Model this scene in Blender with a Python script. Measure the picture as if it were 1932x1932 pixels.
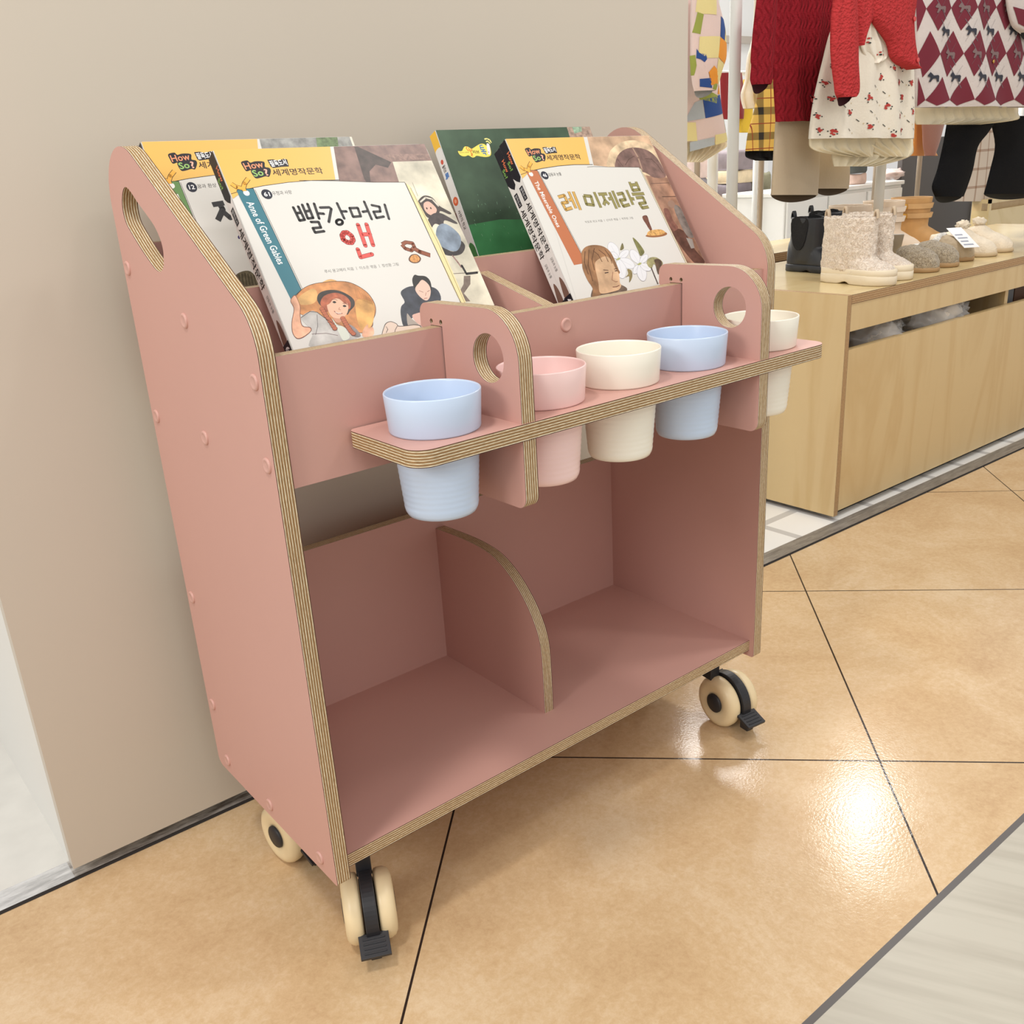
import bpy, bmesh, math, random
from mathutils import Vector, Matrix, noise
from mathutils.geometry import tessellate_polygon
sc = bpy.context.scene
for o in list(bpy.data.objects): bpy.data.objects.remove(o)
COL = sc.collection
# ---------------------------------------------------------------- camera
F, U0, V0 = 1799.66, 966.28, 979.10
CAM = Vector((-0.37555, -0.85888, 0.93431))
RM = Matrix(((0.77402130, 0.26317921, -0.57587128), (-0.63062224, 0.23909712, -0.73834149), (-0.05662696, 0.93464928, 0.35103293)))
cd = bpy.data.cameras.new('camera'); cam = bpy.data.objects.new('camera', cd); COL.objects.link(cam)
cam.matrix_world = Matrix.Translation(CAM) @ RM.to_4x4()
cd.sensor_width = 36; cd.sensor_fit = 'HORIZONTAL'; cd.lens = F / 1932 * 36
cd.shift_x = -(U0 - 966) / 1932; cd.shift_y = (V0 - 966) / 1932
cd.clip_start = .02; cd.clip_end = 60
sc.camera = cam
# ---------------------------------------------------------------- light
sc.view_settings.view_transform = 'Standard'; sc.view_settings.look = 'None'
sc.view_settings.exposure = 0.07; sc.view_settings.gamma = 1.0; sc.view_settings.use_curve_mapping = False
w = bpy.data.worlds.new('world'); sc.world = w; w.use_nodes = True
w.node_tree.nodes['Background'].inputs[0].default_value = (1.0, .972, .94, 1)
w.node_tree.nodes['Background'].inputs[1].default_value = .66

def lin(c):
    c = c / 255.
    return c / 12.92 if c <= .04045 else ((c + .055) / 1.055) ** 2.4
def rgb(r, g, b): return (lin(r), lin(g), lin(b), 1)

def area(name, loc, target, size, power, color=(1, .955, .90), shape='DISK', size_y=None, spread=180):
    l = bpy.data.lights.new(name, 'AREA'); l.shape = shape; l.size = size; l.energy = power; l.color = color
    l.spread = math.radians(spread)
    if size_y: l.size_y = size_y
    o = bpy.data.objects.new(name, l); COL.objects.link(o); o.location = loc
    o.rotation_euler = (Vector(target) - Vector(loc)).to_track_quat('-Z', 'Y').to_euler()
    return o
area('downlight_key', (-.9, -.30, 3.1), (.2, .2, .3), .35, 25)
area('downlight_front', (1.7, -1.3, 3.1), (.6, .1, .3), .30, 9)
area('downlight_shop', (4.47, 1.84, 3.2), (1.2, 0, .2), .14, 14, (1, .97, .93))
area('left_fill', (-2.3, -.55, 1.8), (-.1, .35, .3), .8, 22, (1, .965, .92))  # added soft fill from the left; lifts the side panel and lower wall
area('shop_ceiling_panel', (3.4, 2.9, 2.9), (3.0, 2.0, .4), 1.6, 95, (1, .98, .95), 'RECTANGLE', 1.2)
area('shop_front_spot', (1.7, -.4, 3.0), (2.3, .8, .9), .3, 16, (1, .97, .92))
area('front_fill', (-.6, -2.5, 2.7), (.4, .2, .7), 1.8, 19, (1, .97, .94), 'RECTANGLE', 1.6)  # added broad fill from the front; brightens wall, front panel and cups

# ---------------------------------------------------------------- helpers
def ray(u, v):
    return RM @ Vector(((u - U0) / F, -(v - V0) / F, -1.0))
def at(u, v, x=None, y=None, z=None):
    d = ray(u, v)
    if x is not None: t = (x - CAM.x) / d.x
    elif y is not None: t = (y - CAM.y) / d.y
    else: t = (z - CAM.z) / d.z
    return CAM + d * t
def crop(pts, s, ox, oy): return [(ox + a / s, oy + b / s) for a, b in pts]

def nodes_of(m):
    m.use_nodes = True
    return m.node_tree.nodes, m.node_tree.links, m.node_tree.nodes['Principled BSDF']
MATS = {}
def mat(name, col, rough=.6, metal=0., spec=.5, coat=0., bump=None, var=None, sheen=0., trans=0., alpha=1.):
    """plain colour with optional mottling var=(scale, amount, detail) and bump=(scale, strength)"""
    if name in MATS: return MATS[name]
    m = bpy.data.materials.new(name); N, L, P = nodes_of(m)
    c = rgb(*col) if max(col) > 1 else tuple(col) + (1,)
    P.inputs['Base Color'].default_value = c
    P.inputs['Roughness'].default_value = rough; P.inputs['Metallic'].default_value = metal
    P.inputs['Specular IOR Level'].default_value = spec
    P.inputs['Coat Weight'].default_value = coat; P.inputs['Coat Roughness'].default_value = .08
    P.inputs['Sheen Weight'].default_value = sheen
    P.inputs['Transmission Weight'].default_value = trans
    P.inputs['Alpha'].default_value = alpha
    tc = N.new('ShaderNodeTexCoord')
    if var:
        n = N.new('ShaderNodeTexNoise'); n.inputs['Scale'].default_value = var[0]; n.inputs['Detail'].default_value = var[2] if len(var) > 2 else 4
        L.new(tc.outputs['Object'], n.inputs['Vector'])
        r = N.new('ShaderNodeValToRGB'); a = var[1]
        r.color_ramp.elements[0].position = .3; r.color_ramp.elements[1].position = .7
        r.color_ramp.elements[0].color = tuple(x * (1 - a) for x in c[:3]) + (1,)
        r.color_ramp.elements[1].color = tuple(min(1, x * (1 + a)) for x in c[:3]) + (1,)
        L.new(n.outputs['Fac'], r.inputs['Fac']); L.new(r.outputs['Color'], P.inputs['Base Color'])
    if bump:
        n = N.new('ShaderNodeTexNoise'); n.inputs['Scale'].default_value = bump[0]; n.inputs['Detail'].default_value = 3
        L.new(tc.outputs['Object'], n.inputs['Vector'])
        b = N.new('ShaderNodeBump'); b.inputs['Strength'].default_value = bump[1]; b.inputs['Distance'].default_value = .01
        L.new(n.outputs['Fac'], b.inputs['Height']); L.new(b.outputs['Normal'], P.inputs['Normal'])
    MATS[name] = m
    return m

class MB:
    """collects faces with material slots and builds one mesh object"""
    def __init__(s): s.v = []; s.f = []; s.m = []; s.uv = []; s.mats = []; s.smooth = []
    def slot(s, m):
        if m not in s.mats: s.mats.append(m)
        return s.mats.index(m)
    def face(s, pts, m, uv=None, smooth=False):
        b = len(s.v); s.v += [tuple(p) for p in pts]; s.f.append(tuple(range(b, b + len(pts))))
        s.m.append(s.slot(m)); s.uv.append(uv or [(0, 0)] * len(pts)); s.smooth.append(smooth)
    def mesh(s, verts, faces, m, smooth=True, uvs=None):
        b = len(s.v); s.v += [tuple(p) for p in verts]
        for f in faces:
            s.f.append(tuple(b + i for i in f)); s.m.append(s.slot(m)); s.smooth.append(smooth)
            s.uv.append([uvs[i] for i in f] if uvs else [(0, 0)] * len(f))
    def box(s, a, b, m, M=None):
        x0, y0, z0 = a; x1, y1, z1 = b
        p = [(x, y, z) for x in (x0, x1) for y in (y0, y1) for z in (z0, z1)]
        if M: p = [M @ Vector(q) for q in p]
        s.mesh(p, [(0, 1, 3, 2), (4, 6, 7, 5), (0, 4, 5, 1), (2, 3, 7, 6), (0, 2, 6, 4), (1, 5, 7, 3)], m, False)
    def build(s, name, parent=None, weld=False, bevel=0, sub=0, auto=False):
        me = bpy.data.meshes.new(name); me.from_pydata(s.v, [], s.f)
        for m in s.mats: me.materials.append(m)
        uvl = me.uv_layers.new(name='UVMap')
        for i, p in enumerate(me.polygons):
            p.material_index = s.m[i]; p.use_smooth = s.smooth[i]
            for k, li in enumerate(p.loop_indices): uvl.data[li].uv = s.uv[i][k]
        if weld:
            bm = bmesh.new(); bm.from_mesh(me); bmesh.ops.remove_doubles(bm, verts=bm.verts, dist=1e-5)
            bmesh.ops.recalc_face_normals(bm, faces=bm.faces); bm.to_mesh(me); bm.free()
        me.update()
        o = bpy.data.objects.new(name, me); COL.objects.link(o)
        if bevel:
            b = o.modifiers.new('bevel', 'BEVEL'); b.width = bevel; b.segments = 2; b.limit_method = 'ANGLE'
        if sub:
            d = o.modifiers.new('sub', 'SUBSURF'); d.levels = sub; d.render_levels = sub
        if parent: attach(o, parent)
        return o
def attach(o, parent):
    o.parent = parent; o.matrix_parent_inverse = world_of(parent).inverted()
def world_of(o):
    M = o.matrix_basis.copy()
    if o.parent: M = world_of(o.parent) @ o.matrix_parent_inverse @ M
    return M
def thing(name, label, cat, loc=(0, 0, 0), group=None):
    o = bpy.data.objects.new(name, None); COL.objects.link(o); o.location = loc; o.empty_display_size = .05
    return tag(o, label, cat, group)
def tag(o, label=None, cat=None, group=None, kind=None):
    if label: o['label'] = label
    if cat: o['category'] = cat
    if group: o['group'] = group
    if kind: o['kind'] = kind
    return o
def copy_tree(o, parent=None, delta=None):
    c = o.copy(); COL.objects.link(c)
    if parent: c.parent = parent
    elif delta is not None: c.location = Vector(o.location) + Vector(delta)
    for ch in [x for x in bpy.data.objects if x.parent == o]: copy_tree(ch, c)
    return c

def fillet(P, radii, n=10):
    """2-D polygon with rounded corners"""
    out = []; k = len(P)
    for i in range(k):
        a, b, c = Vector(P[i - 1]), Vector(P[i]), Vector(P[(i + 1) % k]); r = radii[i] if isinstance(radii, (list, tuple)) else radii
        if r <= 0: out.append(tuple(b)); continue
        d1 = (a - b).normalized(); d2 = (c - b).normalized(); ang = d1.angle(d2)
        t = r / math.tan(ang / 2); bis = (d1 + d2).normalized(); cen = b + bis * (r / math.sin(ang / 2))
        p1 = b + d1 * t; p2 = b + d2 * t; v1 = p1 - cen; v2 = p2 - cen; tot = v1.angle_signed(v2) if False else math.atan2(v1.x * v2.y - v1.y * v2.x, v1.dot(v2))
        for j in range(n + 1):
            an = tot * j / n; cs, sn = math.cos(an), math.sin(an)
            out.append((cen.x + v1.x * cs - v1.y * sn, cen.y + v1.x * sn + v1.y * cs))
    return out
def circle(cx, cy, r, n=40, ry=None): return [(cx + r * math.cos(2 * math.pi * i / n), cy + (ry or r) * math.sin(2 * math.pi * i / n)) for i in range(n)]
def smooth_loop(P, n=5):
    out = []; k = len(P)
    for i in range(k):
        p0, p1, p2, p3 = [Vector(P[(i + j) % k]) for j in (-1, 0, 1, 2)]
        for j in range(n):
            t = j / n
            out.append(tuple(.5 * ((2 * p1) + (p2 - p0) * t + (2 * p0 - 5 * p1 + 4 * p2 - p3) * t * t + (3 * p1 - p0 - 3 * p2 + p3) * t ** 3)))
    return out
def carea(P): return sum(P[i - 1][0] * P[i][1] - P[i][0] * P[i - 1][1] for i in range(len(P))) / 2
def panel(mb, outline, holes, to3, t0, t1, face_m, edge_m):
    """slab: 2-D outline with holes, to3(a, b, t) -> xyz, plies shown on the edge"""
    if carea(outline) < 0: outline = outline[::-1]
    holes = [h if carea(h) < 0 else h[::-1] for h in holes]
    loops = [outline] + holes
    tri = tessellate_polygon([[Vector((p[0], p[1], 0)) for p in l] for l in loops])
    flat = [p for l in loops for p in l]
    for t in (t0, t1):
        mb.mesh([to3(a, b, t) for a, b in flat], tri, face_m, False)
    for l in loops:
        s = 0; k = len(l); V = []; U = []
        for i in range(k + 1):
            a, b = l[i % k]
            if i: s += math.hypot(a - l[i - 1][0], b - l[i - 1][1])
            V += [to3(a, b, t0), to3(a, b, t1)]; U += [(0, s), (1, s)]
        mb.mesh(V, [(2 * i, 2 * i + 1, 2 * i + 3, 2 * i + 2) for i in range(k)], edge_m, False, U)

# ---------------------------------------------------------------- materials
def ply_edge(name='ply_edge', plies=6, light=(250, 240, 210), dark=(160, 126, 84), line=(72, 48, 34)):
    m = bpy.data.materials.new(name); N, L, P = nodes_of(m); P.inputs['Roughness'].default_value = .55
    uv = N.new('ShaderNodeUVMap'); sp = N.new('ShaderNodeSeparateXYZ'); L.new(uv.outputs[0], sp.inputs[0])
    mp = N.new('ShaderNodeMapping'); mp.inputs['Scale'].default_value = (6, 22, 1); L.new(uv.outputs[0], mp.inputs[0])
    n1 = N.new('ShaderNodeTexNoise'); n1.inputs['Scale'].default_value = 1.; n1.inputs['Detail'].default_value = 3; L.new(mp.outputs[0], n1.inputs['Vector'])
    a = N.new('ShaderNodeMath'); a.operation = 'MULTIPLY_ADD'; a.inputs[1].default_value = .06; L.new(n1.outputs['Fac'], a.inputs[0]); L.new(sp.outputs['X'], a.inputs[2])
    b = N.new('ShaderNodeMath'); b.operation = 'MULTIPLY'; b.inputs[1].default_value = plies; L.new(a.outputs[0], b.inputs[0])
    c = N.new('ShaderNodeMath'); c.operation = 'FRACT'; L.new(b.outputs[0], c.inputs[0])
    r = N.new('ShaderNodeValToRGB'); e = r.color_ramp.elements
    e[0].position = 0; e[0].color = rgb(*dark); e[1].position = .97; e[1].color = rgb(*dark)
    for p, col in ((.42, dark), (.50, light), (.70, light), (.76, line), (.81, dark)):
        q = e.new(p); q.color = rgb(*col)
    L.new(c.outputs[0], r.inputs[0])
    mp2 = N.new('ShaderNodeMapping'); mp2.inputs['Scale'].default_value = (30, 160, 1); L.new(uv.outputs[0], mp2.inputs[0])
    n2 = N.new('ShaderNodeTexNoise'); n2.inputs['Scale'].default_value = 1.; n2.inputs['Detail'].default_value = 4; L.new(mp2.outputs[0], n2.inputs['Vector'])
    r2 = N.new('ShaderNodeValToRGB'); r2.color_ramp.elements[0].position = .35; r2.color_ramp.elements[0].color = (.55, .50, .42, 1); r2.color_ramp.elements[1].position = .6; r2.color_ramp.elements[1].color = (1, 1, 1, 1)
    L.new(n2.outputs['Fac'], r2.inputs[0])
    mx = N.new('ShaderNodeMix'); mx.data_type = 'RGBA'; mx.blend_type = 'MULTIPLY'; mx.inputs['Factor'].default_value = .75
    L.new(r.outputs[0], mx.inputs['A']); L.new(r2.outputs[0], mx.inputs['B'])
    # thin dark laminate line at both faces
    d = N.new('ShaderNodeMath'); d.operation = 'PINGPONG'; d.inputs[1].default_value = .5; L.new(sp.outputs['X'], d.inputs[0])
    g = N.new('ShaderNodeMath'); g.operation = 'LESS_THAN'; g.inputs[1].default_value = .035; L.new(d.outputs[0], g.inputs[0])
    m2 = N.new('ShaderNodeMix'); m2.data_type = 'RGBA'; L.new(g.outputs[0], m2.inputs['Factor']); L.new(mx.outputs['Result'], m2.inputs['A']); m2.inputs['B'].default_value = rgb(70, 42, 38)
    L.new(m2.outputs['Result'], P.inputs['Base Color'])
    return m
M_PLY = ply_edge()
M_PINK = mat('pink_laminate', (199, 155, 144), .45, spec=.35, bump=(900, .03), var=(3, .02))
M_CAP = mat('pink_plastic_cap', (201, 157, 146), .4)
M_BLUE = mat('pale_blue_plastic', (196, 214, 238), .28, spec=.5)
M_CREAM = mat('cream_plastic', (244, 240, 226), .28)
M_ROSE = mat('pale_pink_plastic', (244, 212, 208), .28)
M_BLACK = mat('black_plastic', (38, 38, 42), .45)
M_WHEEL = mat('cream_rubber', (233, 213, 172), .35, var=(30, .04))
M_STEEL = mat('steel', (180, 180, 182), .3, 1.)
M_DARK = mat('dark_void', (30, 28, 26), .8)  # near-black; also paints the shade inside hollow sleeves and trouser legs
# ================================================================ setting
def floor_mat():
    m = bpy.data.materials.new('tan_stone_tile'); N, L, P = nodes_of(m)
    tc = N.new('ShaderNodeTexCoord')
    def noise_(scale, detail=6, rough=.6, dist=0.):
        n = N.new('ShaderNodeTexNoise'); n.inputs['Scale'].default_value = scale; n.inputs['Detail'].default_value = detail
        n.inputs['Roughness'].default_value = rough; n.inputs['Distortion'].default_value = dist; L.new(tc.outputs['Object'], n.inputs['Vector']); return n
    n1 = noise_(3.6, 9, .72, .5); n2 = noise_(95, 5, .8, .35)
    mx = N.new('ShaderNodeMath'); mx.operation = 'MULTIPLY_ADD'; mx.inputs[1].default_value = .42; L.new(n2.outputs['Fac'], mx.inputs[0])
    ml = N.new('ShaderNodeMath'); ml.operation = 'MULTIPLY'; ml.inputs[1].default_value = .72; L.new(n1.outputs['Fac'], ml.inputs[0]); L.new(ml.outputs[0], mx.inputs[2])
    r = N.new('ShaderNodeValToRGB'); e = r.color_ramp.elements
    e[0].position = .38; e[0].color = rgb(188, 154, 114); e[1].position = .72; e[1].color = rgb(220, 196, 162)
    q = e.new(.56); q.color = rgb(206, 176, 136)
    L.new(mx.outputs[0], r.inputs[0])
    # joints: x-y and x+y families
    sp = N.new('ShaderNodeSeparateXYZ'); L.new(tc.outputs['Object'], sp.inputs[0])
    def fam(op, off, per):
        a = N.new('ShaderNodeMath'); a.operation = op; L.new(sp.outputs['X'], a.inputs[0]); L.new(sp.outputs['Y'], a.inputs[1])
        b = N.new('ShaderNodeMath'); b.operation = 'SUBTRACT'; b.inputs[1].default_value = off; L.new(a.outputs[0], b.inputs[0])
        c = N.new('ShaderNodeMath'); c.operation = 'PINGPONG'; c.inputs[1].default_value = per / 2; L.new(b.outputs[0], c.inputs[0])
        d = N.new('ShaderNodeMath'); d.operation = 'LESS_THAN'; d.inputs[1].default_value = .0023; L.new(c.outputs[0], d.inputs[0]); return d
    j1 = fam('SUBTRACT', .106, .948); j2 = fam('ADD', .668, .907)
    mj = N.new('ShaderNodeMath'); mj.operation = 'MAXIMUM'; L.new(j1.outputs[0], mj.inputs[0]); L.new(j2.outputs[0], mj.inputs[1])
    m2 = N.new('ShaderNodeMix'); m2.data_type = 'RGBA'; L.new(mj.outputs[0], m2.inputs['Factor']); L.new(r.outputs[0], m2.inputs['A']); m2.inputs['B'].default_value = rgb(48, 38, 34)
    L.new(m2.outputs['Result'], P.inputs['Base Color'])
    n3 = noise_(14, 5, .7, .5); n4 = noise_(220, 2)
    rr = N.new('ShaderNodeMapRange'); rr.inputs['To Min'].default_value = .09; rr.inputs['To Max'].default_value = .20; L.new(n3.outputs['Fac'], rr.inputs['Value']); L.new(rr.outputs[0], P.inputs['Roughness'])
    bp = N.new('ShaderNodeBump'); bp.inputs['Strength'].default_value = .05; bp.inputs['Distance'].default_value = .004
    ad = N.new('ShaderNodeMath'); ad.operation = 'ADD'; L.new(n3.outputs['Fac'], ad.inputs[0]); L.new(n4.outputs['Fac'], ad.inputs[1])
    L.new(ad.outputs[0], bp.inputs['Height']); L.new(bp.outputs['Normal'], P.inputs['Normal'])
    P.inputs['Specular IOR Level'].default_value = .35
    return m
def aisle_mat():
    m = bpy.data.materials.new('pale_grained_tile'); N, L, P = nodes_of(m)
    tc = N.new('ShaderNodeTexCoord'); mr = N.new('ShaderNodeMapping'); mr.inputs['Rotation'].default_value = (0, 0, math.radians(63.4)); L.new(tc.outputs['Object'], mr.inputs[0])
    mp = N.new('ShaderNodeMapping'); mp.inputs['Scale'].default_value = (2.2, 26, 1); L.new(mr.outputs[0], mp.inputs[0])
    n = N.new('ShaderNodeTexNoise'); n.inputs['Scale'].default_value = 1.6; n.inputs['Detail'].default_value = 5; L.new(mp.outputs[0], n.inputs['Vector'])
    r = N.new('ShaderNodeValToRGB'); r.color_ramp.elements[0].position = .35; r.color_ramp.elements[0].color = rgb(178, 172, 158); r.color_ramp.elements[1].position = .6; r.color_ramp.elements[1].color = rgb(190, 185, 171)
    L.new(n.outputs['Fac'], r.inputs[0]); L.new(r.outputs[0], P.inputs['Base Color']); P.inputs['Roughness'].default_value = .25
    return m
def shop_floor_mat():
    m = bpy.data.materials.new('white_shop_tile'); N, L, P = nodes_of(m)
    tc = N.new('ShaderNodeTexCoord')
    br = N.new('ShaderNodeTexBrick'); br.offset = 0; br.inputs['Scale'].default_value = 1.; br.inputs['Brick Width'].default_value = .16; br.inputs['Row Height'].default_value = .16
    br.inputs['Mortar Size'].default_value = .012; br.inputs['Color1'].default_value = rgb(244, 244, 242); br.inputs['Color2'].default_value = rgb(240, 240, 238); br.inputs['Mortar'].default_value = rgb(200, 199, 198)
    mp = N.new('ShaderNodeMapping'); mp.inputs['Rotation'].default_value = (0, 0, math.radians(0)); mp.inputs['Location'].default_value = (.03, .06, 0); L.new(tc.outputs['Object'], mp.inputs[0]); L.new(mp.outputs[0], br.inputs['Vector'])
    L.new(br.outputs['Color'], P.inputs['Base Color']); P.inputs['Roughness'].default_value = .2
    return m
def plane(name, P4, m, z=None, kind='structure', thick=.0):
    mb = MB()
    if thick:
        mb.face([(x, y, z) for x, y in P4], m); k = len(P4)
        for i in range(k):
            a, b = P4[i], P4[(i + 1) % k]; mb.face([(a[0], a[1], z - thick), (b[0], b[1], z - thick), (b[0], b[1], z), (a[0], a[1], z)], m)
    else: mb.face([(x, y, z) for x, y in P4], m)
    return tag(mb.build(name), kind=kind)
plane('floor', [(-3, -.4035), (6, -.4035), (6, .400), (-3, .460)], floor_mat(), 0)
plane('floor_aisle', [(-3, -4), (6, -4), (6, -.4125), (-3, -.4125)], aisle_mat(), 0)
plane('trim_1', [(-3, -.4125), (6, -.4125), (6, -.4035), (-3, -.4035)], mat('grey_joint_strip', (92, 88, 86), .4), 0)
M_SHOPFLOOR = shop_floor_mat()
plane('floor_shop', [(1.094, .44), (6, .44), (6, 6), (1.094, 6)], M_SHOPFLOOR, 0)
plane('floor_side_room', [(-3, .474), (-.203, .474), (-.203, 3), (-3, 3)], mat('white_scuffed_floor', (214, 212, 206), .3, var=(18, .05, 8)), 0)
# metal threshold strip, dull under the wall, polished to its left
def strip_mat(name, a, b, rough, metal):
    m = bpy.data.materials.new(name); N, L, P = nodes_of(m); tc = N.new('ShaderNodeTexCoord')
    mp = N.new('ShaderNodeMapping'); mp.inputs['Scale'].default_value = (10, 60, 1); L.new(tc.outputs['Object'], mp.inputs[0])
    n = N.new('ShaderNodeTexNoise'); n.inputs['Scale'].default_value = 1.5; n.inputs['Detail'].default_value = 8; n.inputs['Roughness'].default_value = .7; L.new(mp.outputs[0], n.inputs['Vector'])
    r = N.new('ShaderNodeValToRGB'); r.color_ramp.elements[0].position = .38; r.color_ramp.elements[0].color = rgb(*a); r.color_ramp.elements[1].position = .62; r.color_ramp.elements[1].color = rgb(*b)
    L.new(n.outputs['Fac'], r.inputs[0]); L.new(r.outputs[0], P.inputs['Base Color']); P.inputs['Roughness'].default_value = rough; P.inputs['Metallic'].default_value = metal
    bp = N.new('ShaderNodeBump'); bp.inputs['Strength'].default_value = .25; bp.inputs['Distance'].default_value = .003; L.new(n.outputs['Fac'], bp.inputs['Height']); L.new(bp.outputs[0], P.inputs['Normal'])
    return m
M_STRIP_OLD = strip_mat('worn_metal_strip', (110, 100, 92), (224, 220, 214), .38, .3)
M_STRIP_NEW = strip_mat('polished_metal_strip', (196, 196, 196), (246, 246, 246), .2, .7)
M_STRIP_GREY = strip_mat('grey_metal_strip', (128, 126, 124), (166, 164, 162), .35, .5)
mb = MB()
yf = lambda x: .4270 - .0133 * (x + .2); yb_ = lambda x: .475 - .0133 * (x + .2)
M_GAP = mat('dark_joint', (34, 28, 24), .8)
for (xa, xb, m) in ((-3, -.207, M_STRIP_NEW), (-.207, 1.096, M_STRIP_OLD), (1.096, 6, M_STRIP_GREY)):
    w0 = 0 if xb > 1.2 else 0
    mb.face([(xa, yf(xa) + .005, .0035), (xb, yf(xb) + .005, .0035), (xb, yb_(xb) - w0, .0035), (xa, yb_(xa) - w0, .0035)], m)
    mb.face([(xa, yf(xa) + .001, .0005), (xb, yf(xb) + .001, .0005), (xb, yf(xb) + .005, .0035), (xa, yf(xa) + .005, .0035)], M_GAP)
tag(mb.build('trim_2'), kind='structure')
# beige display wall, floating just above the strip
M_WALL = mat('beige_wall_board', (200, 191, 177), .5, var=(1.5, .015))
mb = MB(); mb.box((-.207, .425, .022), (1.096, .447, 3.2), M_WALL); tag(mb.build('wall_back'), kind='structure')
M_WHITEWALL = mat('white_partition', (226, 225, 220), .35)
mb = MB(); mb.box((-.203, .476, 0), (1.085, .62, 3.2), M_WHITEWALL); mb.box((-.203, .62, 0), (.6, 2.6, 3.2), M_WHITEWALL); mb.box((-.203, .447, .022), (1.085, .476, 3.2), M_WHITEWALL)
tag(mb.build('wall_left'), kind='structure')

# ================================================================ pink book cart
W, D, T = .80, .345, .018
cart = thing('book_cart', 'pink laminated plywood book display cart on castors, standing against the beige wall', 'book cart', (.4, .17, 0))
side_o = fillet([(0, .1425), (0, .8037), (D, 1.0249), (D, .1440)], [.005, .062, .062, .013], 14)
hole_px = crop([(243, 527), (280, 560), (340, 650), (420, 760), (480, 850), (525, 950), (548, 1040), (553, 1120), (550, 1180), (530, 1212), (500, 1205), (460, 1160), (370, 1030), (280, 880), (245, 810), (222, 720), (215, 640), (222, 560)], 4.292, 180, 230)
hole = smooth_loop([(p.y, p.z) for p in (at(u, v, x=0) for u, v in hole_px)], 5)
X3 = lambda a, b, t: (t, a, b)      # slab perpendicular to x, outline in (y, z)
Y3 = lambda a, b, t: (a, t, b)      # slab perpendicular to y, outline in (x, z)
Z3 = lambda a, b, t: (a, b, t)
def slab(name, outline, holes, to3, t0, t1, parent):
    mb = MB(); panel(mb, outline, holes, to3, t0, t1, M_PINK, M_PLY); return mb.build(name, parent)
R4 = lambda a0, b0, a1, b1: [(a0, b0), (a1, b0), (a1, b1), (a0, b1)]
slab('side_panel', side_o, [hole], X3, 0, T, cart)
slab('side_panel', side_o, [hole], X3, W - T, W, cart)
XI0, XI1 = T, W - T
slab('bottom_shelf', R4(XI0, .009, XI1, .326), [], Z3, .154, .172, cart)
slab('lower_back_panel', R4(XI0, .172, XI1, .4285), [], Y3, .326, .344, cart)
dv = [(.326, .172), (.326, .3985), (.26, .4005), (.2138, .3990), (.1763, .3920), (.1426, .3740), (.1134, .3470), (.0932, .3180), (.0816, .2880), (.0783, .2500), (.0778, .172)]
def bez(P, n=4):   # smooth open polyline
    out = []
    for i in range(len(P) - 1):
        p0 = Vector(P[max(i - 1, 0)]); p1 = Vector(P[i]); p2 = Vector(P[i + 1]); p3 = Vector(P[min(i + 2, len(P) - 1)])
        for j in range(n):
            t = j / n; out.append(tuple(.5 * ((2 * p1) + (p2 - p0) * t + (2 * p0 - 5 * p1 + 4 * p2 - p3) * t * t + (3 * p1 - p0 - 3 * p2 + p3) * t ** 3)))
    out.append(tuple(P[-1])); return out
slab('lower_divider', [dv[0]] + bez(dv[1:]), [], X3, .3942, .4110, cart)
slab('front_panel', R4(XI0, .634, XI1, .7695), [], Y3, .007, .025, cart)
slab('middle_panel', R4(XI0, .650, XI1, .8190), [], Y3, .166, .184, cart)
slab('rear_panel', R4(XI0, .650, XI1, .8680), [], Y3, .319, .337, cart)
slab('pocket_floor', R4(XI0, .0255, XI1, .1655), [], Z3, .653, .671, cart)
slab('pocket_floor', R4(XI0, .1845, XI1, .3185), [], Z3, .653, .671, cart)
slab('pocket_divider', [(.0255, .6715), (.1655, .6715), (.1655, .8010), (.0255, .7640)], [], X3, .391, .409, cart)
slab('pocket_divider', [(.1845, .6715), (.3185, .6715), (.3185, .8300), (.1845, .8100)], [], X3, .391, .409, cart)
# screw caps
def cap_mesh(r=.0085, h=.0024):
    vs, fs = [], []; n = 24; prof = [(r, 0), (r, h * .4), (r * .9, h * .85), (r * .72, h), (r * .62, h * .8), (r * .2, h * .8)]
    for a, b in prof: vs += [(b, a * math.cos(2 * math.pi * i / n), a * math.sin(2 * math.pi * i / n)) for i in range(n)]
    for k in range(len(prof) - 1): fs += [(k * n + i, k * n + (i + 1) % n, (k + 1) * n + (i + 1) % n, (k + 1) * n + i) for i in range(n)]
    fs.append(tuple((len(prof) - 1) * n + i for i in range(n)))
    me = bpy.data.meshes.new('screw_cap'); me.from_pydata(vs, [], fs); me.materials.append(M_CAP)
    for p in me.polygons: p.use_smooth = True
    return me
CAPM = cap_mesh()
def cap(loc, rot):
    o = bpy.data.objects.new('screw_cap', CAPM); COL.objects.link(o); o.location = loc; o.rotation_euler = rot; attach(o, cart)
CY = [(.3300, .8413), (.1750, .7929), (.0160, .7470), (.0160, .6620), (.1750, .6620), (.3280, .6620), (.3270, .4134), (.3270, .2485), (.3084, .1655), (.1743, .1640), (.0384, .1625)]
for y, z in CY:
    cap((0, y, z), (0, 0, math.pi)); cap((W, y, z), (0, 0, 0))
cap((.4002, .007, .7452), (0, 0, -math.pi / 2))
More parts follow.
